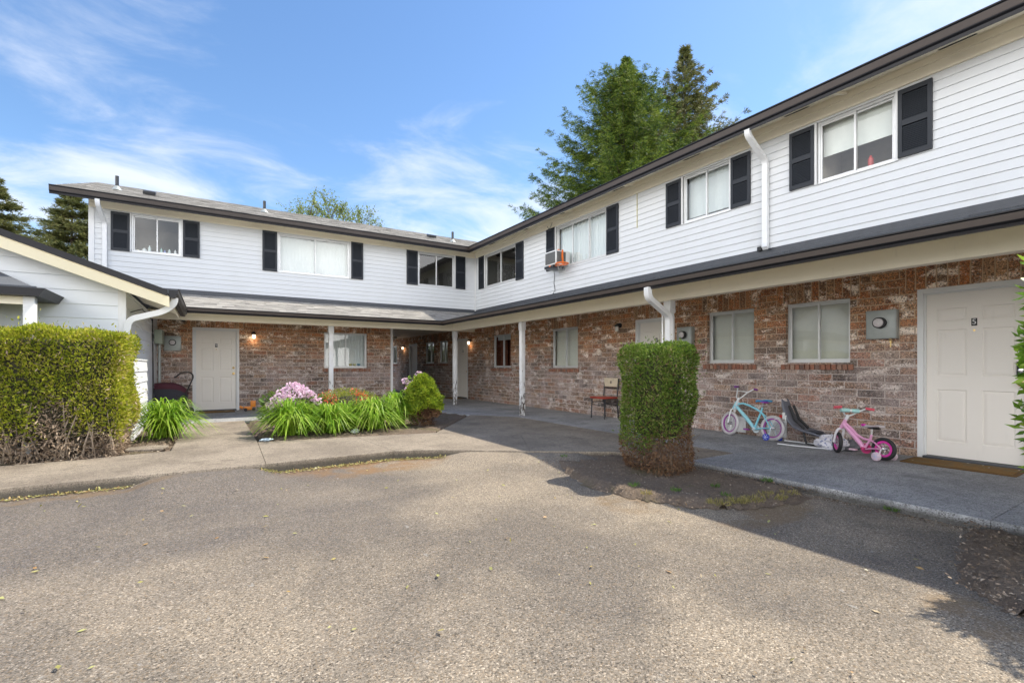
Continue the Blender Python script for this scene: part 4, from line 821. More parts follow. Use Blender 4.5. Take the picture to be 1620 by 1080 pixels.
# ------------------------------------------------------------------ garage wing at the left
gar = thing('garage_building', 'single storey white garage with dark roof edge behind the long hedge', 'building', (-3, 9.2, 0))
gs = 0.368; gx, gz = -0.54, 2.29
zt = lambda x: gz + (gx - x) * gs
mb = MB(); wall(mb, FS, YG, YA, -0.2, 2.30, [], lap=0.016, exp=0.20, zoff=0.05); build('siding_wall', mb, 'siding_g', gar)
mb = MB()
k = 0; z = 0.05
while z < 3.9:   # gable wall built course by course up to the rake
    zb = z + 0.2; xr0 = min(XG, gx - (z + 0.16 - gz) / gs); xr1 = min(XG, gx - (zb + 0.16 - gz) / gs)
    if xr1 < -5.0: xr1 = -5.0
    if xr0 < -5.0: break
    mb.add([FF(-9.3, 0.016, z), FF(xr0, 0.016, z), FF(xr1, 0, zb), FF(-9.3, 0, zb), FF(-9.3, 0, z), FF(xr0, 0, z)], [(0, 1, 2, 3), (4, 5, 1, 0)]); z = zb
mb.add([FF(-9.3, 0, -.2), FF(XG, 0, -.2), FF(XG, 0, .05), FF(-9.3, 0, .05)], [(0, 1, 2, 3)])
build('siding_wall', mb, 'siding_g', gar)
mb = MB(); wall(mb, lambda a, o, z: (-9.3 - o, a, z), YG, YA, -.2, 2.3, [], lap=0.016, exp=0.20, zoff=0.05); build('siding_wall', mb, 'siding_g', gar)
mb = MB(); mb.box(XG - 0.075, XG + 0.022, YG - 0.024, YG + 0.08, -.1, 2.32); build('corner_board', mb, 'white_paint', gar, bevel=0.004)
def rslab(mb, y0_, y1_, t0, t1, xa, xb): mb.add([(x, y, zt(x) + dz) for y in (y0_, y1_) for (x, dz) in ((xa, t0), (xb, t0), (xb, t1), (xa, t1))], [(0, 1, 2, 3), (7, 6, 5, 4), (0, 4, 5, 1), (1, 5, 6, 2), (2, 6, 7, 3), (3, 7, 4, 0)])
mb = MB(); rslab(mb, 8.86, YA - .002, -0.05, 0.0, -5.0, gx); build('roof', mb, 'shingle_d', gar)
mb = MB(); mb.add([(x, y, z) for y in (8.86, YA - .002) for (x, z) in ((-5.0, zt(-5) - .05), (-5.0, zt(-5)), (-9.5, gz), (-9.5, gz - .05))], [(0, 1, 2, 3), (7, 6, 5, 4), (1, 5, 6, 2), (0, 3, 7, 4)]); build('roof', mb, 'shingle_d', gar)
mb = MB(); rslab(mb, 8.852, 8.872, -0.085, 0.006, -5.0, gx - .012); build('drip_edge', mb, 'gutter', gar)
mb = MB(); rslab(mb, 8.875, 8.91, -0.245, -0.088, -5.0, gx + .01); build('barge_board', mb, 'cream_clean', gar)
mb = MB(); rslab(mb, 8.91, YG + .02, -0.088, -0.07, -5.0, gx); rslab(mb, YG + .02, 12.2, -0.088, -0.07, -1.15, gx); build('soffit', mb, 'cream', gar)
mb = MB(); mb.box(gx - .03, gx, 8.911, 12.12, 2.15, 2.20); build('fascia', mb, 'cream', gar)
mb = MB()
pf_ = [(gx + .002, 2.20), (gx + .04, 2.19), (gx + .085, 2.19), (gx + .09, 2.225), (gx + .118, 2.245), (gx + .122, 2.31), (gx + .135, 2.315), (gx + .135, 2.325), (gx + .12, 2.325), (gx + .11, 2.30), (gx + .01, 2.30), (gx + .002, 2.31)]
n_ = len(pf_); mb.add([(x, y, z) for y in (8.88, 12.20) for x, z in pf_], [tuple(range(n_)), tuple(range(n_, 2 * n_))] + [(i, (i + 1) % n_, n_ + (i + 1) % n_, n_ + i) for i in range(n_)]); build('gutter', mb, 'gutter', gar)
mb = MB(); rect_tube(mb, bend([(-0.47, 9.02, 2.20), (-0.47, 9.02, 2.10), (-0.62, 9.05, 1.98), (-1.035, 9.13, 1.85), (-1.075, 9.15, 1.60), (-1.075, 9.15, 0.05)], 0.09), 0.036, 0.042, (0, 1, 0)); build('downspout', mb, 'downspout', gar, smooth=50)
# small canopy roof over the garage front
mb = MB(); mb.add([(-5.5, 8.25, 2.03), (-1.83, 8.25, 2.03), (-1.77, 8.25, 2.13), (-5.5, 8.25, 2.13), (-5.5, YG - .02, 2.03), (-1.83, YG - .02, 2.03), (-1.77, YG - .02, 2.13), (-5.5, YG - .02, 2.13)], [(0, 1, 2, 3), (4, 5, 6, 7), (1, 5, 6, 2), (0, 1, 5, 4), (3, 2, 6, 7)])
build('canopy_gutter', mb, 'gutter', gar)
mb = MB(); mb.add([(-5.5, 8.30, 2.14), (-1.87, 8.30, 2.14), (-2.42, YG - .02, 2.43), (-5.5, YG - .02, 2.43), (-1.87, YG - .02, 2.14)], [(0, 1, 2, 3), (1, 4, 2)]); mb.box(-5.5, -1.86, 8.285, 8.31, 2.131, 2.155); build('canopy_roof', mb, 'shingle_d', gar)
mb = MB(); mb.box(-2.0, -1.89, 8.36, 8.47, 0, 2.029); build('post', mb, 'white_paint', gar, bevel=0.005)
mb = MB(); mb.box(-5.5, -1.89, 8.40, 8.43, 1.93, 2.029); build('canopy_beam', mb, 'cream', gar)
mb = MB(); mb.tube([FS(13.05, .02, 2.2), FS(13.05, .03, 1.2), FS(13.08, .03, 0.8), FS(13.05, .03, 0.1)], 0.012, 6); mb.tube([FS(9.6, .03, 2.0), FS(11, .04, 2.19), FS(12.6, .05, 2.12), FS(13.05, .03, 1.9)], 0.008, 6); build('cable', mb, 'black', gar, smooth=60)
eb = thing('electrical_box', 'grey green electrical box on the white garage side wall above the pram', 'electrical box', FS(13.8, 0, 1.7))
mb = MB(); mb.box(13.45, 14.15, 0.018, 0.16, 1.66, 1.98, FS); a = build('box', mb, 'greenbox', eb, bevel=0.008)
mb = MB(); mb.tube([FS(13.8, 0.09, 1.66), FS(13.8, 0.09, 0.06)], 0.03, 10); build('conduit', mb, 'galv', eb, smooth=40)

# ------------------------------------------------------------------ building across the lot, behind the camera (seen in window reflections)
nb = thing('white_house', 'white gabled building across the parking court', 'building', (-13, 0, 0))
mb = MB(); wall(mb, lambda a, o, z: (-12 + o, a, z), -9, 5.6, -.2, 2.6, [(-2, -0.4, 1.0, 2.1), (2, 3.4, 1.0, 2.1)], lap=0.016, exp=0.2)
mb.add([(-12, -9, 2.6), (-12, 5.6, 2.6), (-12, -1.7, 5.2)], [(0, 1, 2)]); mb.box(-20, -12.001, -9, -8.9, -.2, 2.6); mb.box(-20, -12.001, 5.5, 5.6, -.2, 2.6); build('siding_wall', mb, 'siding_g', nb)
mb = MB(); mb.add([(-11.6, -9.6, 2.4), (-11.6, -1.7, 5.3), (-20, -1.7, 5.3), (-20, -9.6, 2.4), (-11.6, 6.2, 2.4), (-20, 6.2, 2.4)], [(0, 1, 2, 3), (1, 4, 5, 2)]); build('roof', mb, 'shingle_d', nb)
mb = MB(); mb.box(-12.1, -12.02, -2, -.4, 1.0, 2.1); mb.box(-12.1, -12.02, 2, 3.4, 1.0, 2.1); build('window', mb, 'dark_in', nb)

# ------------------------------------------------------------------ foliage tools
def unit(v): return v / np.maximum(np.linalg.norm(v, axis=1, keepdims=True), 1e-9)
def leaves(P, D, L, Wd, r=rng, curl=0.0):
    n = len(P); D = unit(D); q = unit(r.normal(size=(n, 3))); Sd = unit(np.cross(D, q)); L = np.asarray(L).reshape(-1, 1) * np.ones((n, 1)); Wd = np.asarray(Wd).reshape(-1, 1) * np.ones((n, 1))
    Nn = np.cross(D, Sd); V = np.empty((n, 4, 3)); V[:, 0] = P; V[:, 1] = P + D * L * 0.5 + Sd * Wd * 0.5 + Nn * L * curl; V[:, 2] = P + D * L; V[:, 3] = P + D * L * 0.5 - Sd * Wd * 0.5 + Nn * L * curl
    return V.reshape(-1, 3)
M['thuja'] = leaf_mat('thuja_foliage', [(0.08, 0.13, 0.012), (0.24, 0.30, 0.022), (0.40, 0.44, 0.035), (0.56, 0.53, 0.07), (0.62, 0.50, 0.25)], 0.4)
M['thuja_d'] = leaf_mat('dark_thuja_foliage', [(0.035, 0.065, 0.012), (0.085, 0.15, 0.022), (0.14, 0.23, 0.03), (0.21, 0.29, 0.05), (0.38, 0.30, 0.17)], 0.3)
M['dead'] = leaf_mat('dead_foliage', [(0.06, 0.03, 0.018), (0.13, 0.065, 0.035), (0.20, 0.115, 0.06), (0.27, 0.18, 0.11)], 0.1, 0.8)
M['deadg'] = leaf_mat('grey_dead_foliage', [(0.14, 0.10, 0.07), (0.27, 0.20, 0.14), (0.42, 0.32, 0.22), (0.52, 0.42, 0.30)], 0.1, 0.8)
M['twig'] = plain('grey_twig', (0.17, 0.13, 0.10), 0.9, var=0.3)
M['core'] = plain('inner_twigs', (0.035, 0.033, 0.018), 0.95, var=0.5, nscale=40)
M['lily'] = leaf_mat('lily_leaf', [(0.07, 0.17, 0.012), (0.17, 0.33, 0.02), (0.29, 0.45, 0.04), (0.48, 0.58, 0.14)], 0.42, 0.42, clump=4)
M['arb'] = leaf_mat('golden_arborvitae', [(0.09, 0.15, 0.015), (0.18, 0.27, 0.022), (0.30, 0.38, 0.03), (0.40, 0.44, 0.05)], 0.3, clump=9)
M['azalea'] = leaf_mat('azalea_leaf', [(0.09, 0.14, 0.02), (0.22, 0.28, 0.035), (0.36, 0.38, 0.06), (0.42, 0.34, 0.09)], 0.3, clump=7)
M['redfl'] = leaf_mat('red_blossom', [(0.60, 0.07, 0.04), (0.75, 0.14, 0.07), (0.75, 0.28, 0.14)], 0.25)
M['pinkfl'] = leaf_mat('pink_blossom', [(0.72, 0.46, 0.62), (0.84, 0.62, 0.76), (0.90, 0.80, 0.86)], 0.3, clump=12)
M['rholeaf'] = leaf_mat('rhododendron_leaf', [(0.04, 0.09, 0.02), (0.10, 0.18, 0.03), (0.2, 0.28, 0.05)], 0.2, 0.4)
M['broad'] = leaf_mat('broad_leaf', [(0.06, 0.15, 0.015), (0.13, 0.27, 0.025), (0.24, 0.40, 0.04), (0.40, 0.50, 0.09)], 0.35, 0.4)
M['fir'] = leaf_mat('fir_needles', [(0.012, 0.035, 0.010), (0.045, 0.095, 0.016), (0.13, 0.19, 0.022), (0.30, 0.36, 0.05)], 0.2, 0.6, clump=0.9)
M['fir2'] = leaf_mat('sparse_fir_needles', [(0.04, 0.06, 0.02), (0.10, 0.12, 0.035), (0.17, 0.18, 0.055), (0.22, 0.19, 0.08)], 0.2, 0.6, clump=1.3)
M['bark'] = plain('bark', (0.10, 0.075, 0.055), 0.95, var=0.4, nscale=8, bump=0.8)

def twig_tubes(mb, n, x0, x1, y0, y1, z0, z1, r=rng, spread=0.25, rad=(0.004, 0.012)):
    for i in range(n):
        x, y = r.uniform(x0, x1), r.uniform(y0, y1); h = r.uniform(z0, z1); dx, dy = r.uniform(-spread, spread, 2); R0 = r.uniform(*rad)
        pts = [(x + dx * t + 0.03 * math.sin(5 * t + i), y + dy * t + 0.03 * math.cos(4 * t + i), h * t) for t in (0, .35, .7, 1)]
        mb.tube(pts, [R0, R0 * .8, R0 * .55, R0 * .3], 5)
def hedge(name, label, x0, x1, y0, y1, ztop, nleaf, mat, rad, zdead, seed, narrow=0.12, deadmat='dead', lump=0.05, deadzone=None, lsz=(0.022, 0.05), fleck=0.10, front=False):
    r = np.random.default_rng(seed); cx, cy = (x0 + x1) / 2, (y0 + y1) / 2; hx, hy = (x1 - x0) / 2, (y1 - y0) / 2
    T = thing(name, label, 'hedge', (cx, cy, 0))
    kx = r.uniform(2, 4, 6); ph = r.uniform(0, 6, 6)
    def bumps(p): return lump * (np.sin(p[:, 0] * kx[0] * 2 + ph[0] + np.sin(p[:, 2] * 3 + ph[1])) * np.sin(p[:, 2] * kx[1] * 1.7 + ph[2]) + 0.6 * np.sin(p[:, 1] * kx[2] * 3 + p[:, 2] * 5 + ph[3]) + 0.5 * np.sin(p[:, 0] * 13 + p[:, 2] * 11 + p[:, 1] * 9))
    def sample(n, za, zb, depth):
        # points close to the surface of a rounded box
        A = np.array([2 * hx * (zb - za)] * 2 + [2 * hy * (zb - za)] * 2 + [4 * hx * hy * (1.2 if zb >= ztop - .01 else 0)]); A = A / A.sum(); f = r.choice(5, n, p=A)
        u = r.uniform(-1, 1, n); w = r.uniform(za, zb, n); u2 = r.uniform(-1, 1, n)
        X = np.where(f < 2, u * hx, np.where(f == 2, -hx, np.where(f == 3, hx, u * hx))); Y = np.where(f == 0, -hy, np.where(f == 1, hy, np.where(f < 4, u * hy, u2 * hy))); Z = np.where(f == 4, ztop, w)
        N0 = np.zeros((n, 3)); N0[f == 0, 1] = -1; N0[f == 1, 1] = 1; N0[f == 2, 0] = -1; N0[f == 3, 0] = 1; N0[f == 4, 2] = 1
        P = np.stack([X, Y, Z], 1); inner = np.stack([np.clip(X, -hx + rad, hx - rad), np.clip(Y, -hy + rad, hy - rad), np.minimum(Z, ztop - rad)], 1)
        d = P - inner; L = np.linalg.norm(d, axis=1, keepdims=True); c = L[:, 0] > 1e-6; P[c] = inner[c] + d[c] / L[c] * rad; Nn = unit(np.where(L > 1e-6, d, N0))
        P = P + Nn * (bumps(P)[:, None] - r.exponential(depth, (n, 1)) + (r.uniform(size=(n, 1)) < .05) * r.exponential(.03, (n, 1)))
        s = 1 - narrow * np.clip(1 - P[:, 2:3] / 0.75, 0, 1) ** 1.2; P[:, :2] *= s[:, 0:1]
        P[:, 0] += cx; P[:, 1] += cy; return P, Nn
    def edge(P): return zdead + 0.12 * np.sin(P[:, 0] * 7 + ph[4]) + 0.09 * np.sin(P[:, 1] * 9 + P[:, 0] * 4 + ph[5])
    P, Nn = sample(nleaf, -0.03, ztop, 0.03); e = edge(P) + r.normal(0, 0.07, len(P))
    dead = P[:, 2] < e
    if deadzone is not None: dead |= deadzone(P, r)
    dead |= False
    G_ = P[~dead]; D = Nn[~dead] * 0.8 + np.array([0, 0, .5]) + r.normal(0, 0.55, (len(G_), 3)); L = r.uniform(lsz[0], lsz[1], len(G_))
    quads_np('foliage', leaves(G_, D, L, L * 0.42, r), mat, T)
    dead |= r.uniform(size=len(P)) < fleck
    dk = P[dead]; keep = r.uniform(size=len(dk)) < 0.62; dk = dk[keep]; D = Nn[dead][keep] * 0.4 + np.array([0, 0, -.25]) + r.normal(0, 0.7, (len(dk), 3)); L = r.uniform(lsz[0], lsz[1] * 1.3, len(dk))
    quads_np('dead_foliage', leaves(dk, D, L, L * 0.25, r), deadmat, T)
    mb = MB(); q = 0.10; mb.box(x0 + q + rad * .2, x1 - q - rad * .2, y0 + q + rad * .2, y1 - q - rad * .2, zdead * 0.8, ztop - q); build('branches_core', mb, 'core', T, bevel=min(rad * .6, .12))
    if front:
        mb = MB()
        for i in range(34):
            xx = r.uniform(x0 + .3, x1 - .1); hh = r.uniform(.35, .8); dx = r.uniform(-.18, .18); R0 = r.uniform(.006, .013); mb.tube([(xx, y0 + .10, 0), (xx + dx * .3, y0 + .04, hh * .4), (xx + dx, y0 + r.uniform(-.02, .05), hh)], [R0, R0 * .8, R0 * .4], 5)
        build('bare_stem', mb, plain('pale_stem', (.36, .29, .22), .9, var=.3), T)
    mb = MB(); twig_tubes(mb, int(30 * (x1 - x0) / .5), x0 + .12, x1 - .12, y0 + .12, y1 - .12, 0.3, zdead + .35, r); build('stem', mb, 'twig', T)
    return T
hedge('clipped_hedge', 'tall clipped hedge block with brown dead base by the porch walk', 4.07, 4.66, 3.38, 4.14, 1.375, 36000, 'thuja_d', 0.16, 0.42, 21, narrow=0.16, lsz=(0.018, 0.042), lump=0.034)
hedge('clipped_hedge', 'long yellow green hedge with bare grey stems in front of the garage', -3.7, -0.93, 7.84, 9.05, 1.58, 105000, 'thuja', 0.12, 0.29, 22, narrow=0.05, deadmat='deadg', lump=0.045, front=True,
      deadzone=lambda P, r: ((np.abs(P[:, 0] + 1.62) < 0.16 + 0.05 * r.normal(size=len(P))) & (P[:, 2] < 0.72 + 0.1 * r.normal(size=len(P))) & (P[:, 1] < 8.1)), lsz=(0.022, 0.055))

def lily(x, y, rad, h, n, label, seed, grp='clumps of arching lily leaves in the beds'):
    r = np.random.default_rng(seed); T = thing('daylily', label, 'plant', (x, y, 0), group=grp); K = 8; V = []
    for i in range(n):
        az = r.uniform(0, 2 * math.pi); ln = r.uniform(0.7, 1.05); bx = r.uniform(0, .45) ** 1.0 * rad * r.uniform(0, 1); ba = r.uniform(0, 2 * math.pi)
        el = r.uniform(0.0, 1.0); reach = rad * (1.25 - 0.75 * el) * ln * 1.15; top = h * (0.55 + 0.55 * el) * ln; sag = r.uniform(0.15, 0.85) * (1.15 - 0.5 * el)
        w = r.uniform(0.008, 0.0145); d = np.array([math.cos(az), math.sin(az)]); sd = np.array([-d[1], d[0]]); px, py = x + bx * math.cos(ba), y + bx * math.sin(ba); tw = r.uniform(-.35, .35); pr = None
        for k in range(K + 1):
            t = k / K; rr = reach * (t ** 1.25); zz = top * (1 - (1 - min(1, t * 1.5)) ** 2) - sag * h * max(0, t - 0.5) ** 1.6 * 2.2; zz = max(zz, 0.02 + 0.02 * t)
            ww = w * min(1, 0.5 + t * 3) * (1 - t ** 2.5) + 0.0008; c = np.array([px + d[0] * rr + sd[0] * tw * rr * t, py + d[1] * rr + sd[1] * tw * rr * t, zz])
            a = c + np.array([sd[0] * ww, sd[1] * ww, ww * .35]); b = c - np.array([sd[0] * ww, sd[1] * ww, -ww * .35])
            if pr is not None: V.append([pr[0], a, b, pr[1]])
            pr = (a, b)
    V = np.array(V).reshape(-1, 3); me_v = V
    # blades as connected strips so that each is one island
    mb = MB(); per = K
    for i in range(n):
        q = V[i * per * 4:(i + 1) * per * 4].reshape(per, 4, 3); k0 = len(mb.v); mb.v += [tuple(q[0, 0]), tuple(q[0, 3])]
        for k in range(per): mb.v += [tuple(q[k, 1]), tuple(q[k, 2])]; b = k0 + 2 * k; mb.f.append((b, b + 2, b + 3, b + 1))
    me = bpy.data.meshes.new('leaves'); inv = WM[T.name].inverted(); me.from_pydata([tuple(inv @ Vector(p)) for p in mb.v], [], mb.f)
    for p in me.polygons: p.use_smooth = True
    link_mesh('leaves', me, 'lily', T); return T
lily(-0.62, 9.42, 0.62, 0.60, 420, 'lone clump of lily leaves between the long hedge and the entry path', 31)
lily(1.12, 8.62, 0.62, 0.58, 420, 'lily clump at the left corner of the flower bed under the pink blossoms', 32)
lily(1.72, 8.55, 0.52, 0.50, 380, 'lily clump in the bed front, just right of the leftmost clump by the litter', 33)
lily(2.50, 8.62, 0.58, 0.56, 460, 'lily clump in the bed front below the red azalea', 34)
lily(1.42, 9.0, 0.45, 0.50, 260, 'lily clump in the second row between the pink blossoms and the red azalea', 36)
lily(2.08, 8.95, 0.45, 0.50, 260, 'lily clump in the second row in front of the middle of the red azalea', 37)
lily(3.00, 8.95, 0.48, 0.64, 320, 'lily clump touching the golden arborvitae', 35)

def blob(P0, rr, n, r, flat=0.0):
    v = unit(r.normal(size=(n, 3))); v[:, 2] = np.abs(v[:, 2]) * (1 - flat) if flat else v[:, 2]; k = r.uniform(0.72, 1.03, (n, 1)); return np.array(P0) + v * k * np.array(rr), v
T = thing('rhododendron', 'rhododendron with large pink flower trusses at the left end of the bed', 'shrub', (1.25, 9.35, 0))
r = np.random.default_rng(41); P, v = blob((1.25, 9.35, 0.38), (0.52, 0.42, 0.36), 900, r)
quads_np('leaves', leaves(P, v + np.array([0, 0, .2]) + r.normal(0, .4, P.shape), r.uniform(.07, .12, len(P)), r.uniform(.025, .04, len(P)), r, 0.08), 'rholeaf', T)
FP = []
fl = [(0.86, 9.10, 0.47), (0.93, 9.12, 0.55), (1.00, 9.1, 0.62), (1.04, 9.2, 0.68), (1.12, 9.15, 0.72), (1.19, 9.2, 0.79), (1.27, 9.18, 0.80), (1.35, 9.2, 0.77), (1.42, 9.15, 0.72), (1.48, 9.1, 0.66), (1.55, 9.12, 0.60), (1.18, 9.0, 0.62), (1.35, 9.0, 0.66), (1.03, 9.0, 0.52), (1.62, 9.1, .52), (1.28, 9.05, .73), (1.1, 9.02, .6)]
for (x, y, z) in fl:
    P, v = blob((x, y, z), (0.068, 0.068, 0.058), 60, r); FP.append(leaves(P, np.cross(v, r.normal(size=v.shape)) + v * .3, .045, .042, r, 0.15))
quads_np('blossoms', np.concatenate(FP), 'pinkfl', T)
mb = MB(); twig_tubes(mb, 10, 1.1, 1.4, 9.2, 9.5, .3, .6, r, .2); build('stem', mb, 'twig', T)
T = thing('azalea', 'low azalea with small red flowers behind the lilies, under the brick wall', 'shrub', (2.25, 9.6, 0))
P, v = blob((2.25, 9.6, 0.33), (0.70, 0.42, 0.38), 6500, r); quads_np('leaves', leaves(P, v + r.normal(0, .5, P.shape), r.uniform(.025, .045, len(P)), .016, r), 'azalea', T)
P, v = blob((2.25, 9.55, 0.34), (0.69, 0.42, 0.39), 3600, r, 0.0); kk = np.sin(P[:, 0] * 11) + np.sin(P[:, 1] * 17 + 1) > 0.95; kk &= P[:, 2] > .42; P, v = P[kk], v[kk]
quads_np('blossoms', leaves(P, v + r.normal(0, .8, P.shape), .035, .03, r, .1), 'redfl', T)
mb = MB(); mb.ell((2.25, 9.6, .28), (.55, .33, .30)); build('branches_core', mb, 'core', T)
T = thing('rhododendron', 'leggy rhododendron with a few pink flowers left of the golden arborvitae', 'shrub', (3.45, 9.5, 0))
mb = MB(); FP = []; LP = []
for (x, y, z) in ((3.40, 9.5, 0.84), (3.67, 9.45, 0.97), (3.50, 9.5, 0.76), (3.42, 9.4, 0.66), (3.58, 9.5, .80)):
    mb.tube([(3.5, 9.5, 0), ((3.5 + x) / 2 + .03, 9.5, z * .5), (x, y, z - .04)], [.012, .009, .006], 6); P, v = blob((x, y, z), (.055, .055, .05), 50, r); FP.append(leaves(P, v + r.normal(0, .5, P.shape), .04, .036, r, .15))
    P, v = blob((x, y, z - .06), (.03, .03, .02), 9, r); LP.append(leaves(P, v * np.array([1, 1, .3]), .10, .032, r, .1))
for (x, y, z) in ((3.45, 9.5, .93), (3.58, 9.52, .93)): mb.tube([(3.5, 9.5, 0.1), (x, y, z - .04)], [.01, .005], 6); P, v = blob((x, y, z - .03), (.02, .02, .02), 9, r); LP.append(leaves(P, v + np.array([0, 0, .7]), .07, .026, r, .1))
build('stem', mb, 'twig', T); quads_np('blossoms', np.concatenate(FP), 'pinkfl', T); quads_np('leaves', np.concatenate(LP), 'broad', T)
T = thing('arborvitae', 'egg shaped golden green arborvitae with brown base at the bed corner', 'shrub', (3.48, 8.75, 0))
n = 17000; t = r.uniform(0, 1, n) ** 0.85; q = r.uniform(0, 2 * math.pi, n); zz = 0.16 + 0.80 * t; pr_ = 0.325 * np.clip(1 - np.abs((t - 0.26) / 0.76) ** 1.7, 0, 1) ** .75 * (1 + 0.13 * np.sin(q * 6 + t * 11) + .12 * np.sin(q * 3 - t * 19) + .10 * np.sin(q * 11 + t * 33)) ; rr = pr_ * (1 - r.exponential(.09, n))
P = np.stack([3.48 + rr * np.cos(q), 8.75 + rr * np.sin(q), zz], 1); D = np.stack([np.cos(q) * .6, np.sin(q) * .6, np.ones(n) * .8], 1) + r.normal(0, .6, (n, 3)); dm = zz < 0.30 + .05 * np.sin(q * 3) + r.normal(0, .02, n)
quads_np('foliage', leaves(P[~dm], D[~dm], r.uniform(.035, .085, (~dm).sum()), .024, r), 'arb', T); quads_np('dead_foliage', leaves(P[dm], D[dm], .05, .014, r), 'dead', T)
P2 = np.stack([3.48 + r.uniform(.05, .27, 1500) * np.cos(q[:1500]), 8.75 + r.uniform(.05, .27, 1500) * np.sin(q[:1500]), r.uniform(.02, .26, 1500)], 1); quads_np('dead_foliage', leaves(P2, r.normal(0, 1, P2.shape), .05, .012, r), 'dead', T)
mb = MB(); mb.ell((3.48, 8.75, .42), (.20, .20, .30)); build('branches_core', mb, 'core', T); mb = MB(); twig_tubes(mb, 22, 3.3, 3.65, 8.6, 8.9, .2, .4, r, .1); build('stem', mb, 'twig', T)
# big leafy bush just outside the right edge of the view
T = thing('leafy_bush', 'bright green broad leaved bush at the right edge beside door five', 'shrub', (4.6, 0.33, 0))
n = 13000; v = unit(r.normal(size=(n, 3))); k = r.uniform(.55, 1.0, (n, 1)) ** .6; lob = 1 + .10 * np.sin(v[:, 0:1] * 9 + 1) * np.sin(v[:, 2:3] * 8) + .08 * np.sin(v[:, 1:2] * 11)
P = np.array([4.58, 0.335, 1.06]) + v * k * lob * np.array([0.56, 0.54, 1.02]); quads_np('leaves', leaves(P, v * .5 + r.normal(0, .6, P.shape) + np.array([0, 0, .1]), r.uniform(.05, .10, n), r.uniform(.02, .035, n), r, .12), 'broad', T)
mb = MB(); twig_tubes(mb, 40, 4.3, 4.8, 0.1, .6, .9, 1.9, r, .35, (.006, .016)); build('stem', mb, 'twig', T)

# ------------------------------------------------------------------ trees
def conifer(name, label, x, y, h, rad, seed, mat, zlo=2.0, dens=1.0, droop=0.25, power=0.85, lsz=(.16, .30), gap=0.0, up=0.25, lean=(0, 0), tipdens=1.0, pw=0.92):
    r = np.random.default_rng(seed); T = thing(name, label, 'tree', (x, y, 0)); mb = MB()
    mb.tube([(x + lean[0] * t, y + lean[1] * t, h * t * .99 - .2 * (t == 0)) for t in np.linspace(0, 1, 8)], list(np.linspace(h * .016, .02, 8)), 8); build('trunk', mb, 'bark', T, smooth=60)
    br = MB(); PP = []; DD = []; LL = []; nb_ = int(h * 20 * dens); zs = zlo + (h - zlo) * np.sort(r.uniform(0, 1, nb_) ** pw); zs = np.where(zs < h * .93, np.round(zs / .62) * .62 + r.normal(0, .07, nb_), zs)
    for i, z in enumerate(zs):
        t = (z - zlo) / (h - zlo); L = rad * (1 - t) ** power * min(1, (1 - t) / .16 + .06) * r.uniform(.50, 1.10) + .06 + (0.25 if t > .9 else 0) * 0; az = i * 2.399 + r.uniform(-.5, .5)
        if r.uniform() < gap: L *= .55
        d = np.array([math.cos(az), math.sin(az)]); el = up * (.25 + t) + r.uniform(-.08, .12); c0 = np.array([x + lean[0] * z / h, y + lean[1] * z / h]); S_ = np.linspace(0, 1, 7)
        pz = z + L * (el * S_ - droop * S_ ** 1.7 * 1.2 + .16 * S_ ** 4); pr = [(c0[0] + d[0] * L * s, c0[1] + d[1] * L * s, q) for s, q in zip(S_, pz)]
        br.tube(pr[::2], [.012 + .012 * L, .008 + .008 * L, .006, .003], 4)
        m = int((4 + L * 7) * dens ** .5 * tipdens)
        for s in r.uniform(.12, 1, m):
            side = r.choice([-1, 1]); lt = (0.20 * L * (1 - s) ** .8 + .20) * r.uniform(.5, 1.1); td = np.array([d[0] * .75 - side * d[1] * .75, d[1] * .75 + side * d[0] * .75, -.12 + r.normal(0, .12)]); td /= np.linalg.norm(td)
            c = np.array([c0[0] + d[0] * L * s, c0[1] + d[1] * L * s, np.interp(s, S_, pz)]); kq = int(10 + lt * 38)
            ts = r.uniform(0, 1, kq)[:, None]; PP.append(c + td * lt * ts + r.normal(0, 1, (kq, 3)) * np.array([.05, .05, .028]) + np.array([0, 0, -1]) * (ts ** 2) * lt * .25); DD.append(td + r.normal(0, .38, (kq, 3)) + np.array([0, 0, .10])); LL.append(r.uniform(lsz[0], lsz[1], kq))
    PP = np.concatenate(PP); DD = np.concatenate(DD); LL = np.concatenate(LL); quads_np('crown', leaves(PP, DD, LL, LL * .15, r), mat, T); build('branches', br, 'bark', T); return T
conifer('fir_tree', 'broad dense green fir rising behind the long wing', 21.9, 21.3, 20.3, 8.5, 51, 'fir', 5, dens=1.6, droop=.10, power=0.78, up=.46, lsz=(.10, .22), pw=1.15, tipdens=1.25)
conifer('fir_tree', 'narrow sparse fir with a bare tip, right of the broad fir', 27.0, 20.9, 22.6, 8.8, 52, 'fir2', 7, dens=.95, droop=.10, power=1.05, up=.5, pw=1.35, lsz=(.14, .32), gap=.3)
conifer('fir_tree', 'fir cut by the left edge of the view above the garage roof', -10.7, 39.9, 12.2, 4.6, 53, 'fir2', 2, dens=1.3, droop=.28, up=.35, power=.8, lsz=(.14, .28))
conifer('fir_tree', 'grey green fir beside the left gable end of the short wing', -6.4, 34.8, 10.9, 3.7, 54, 'fir2', 2, dens=1.5, droop=.26, up=.35, power=.7, lsz=(.13, .26))
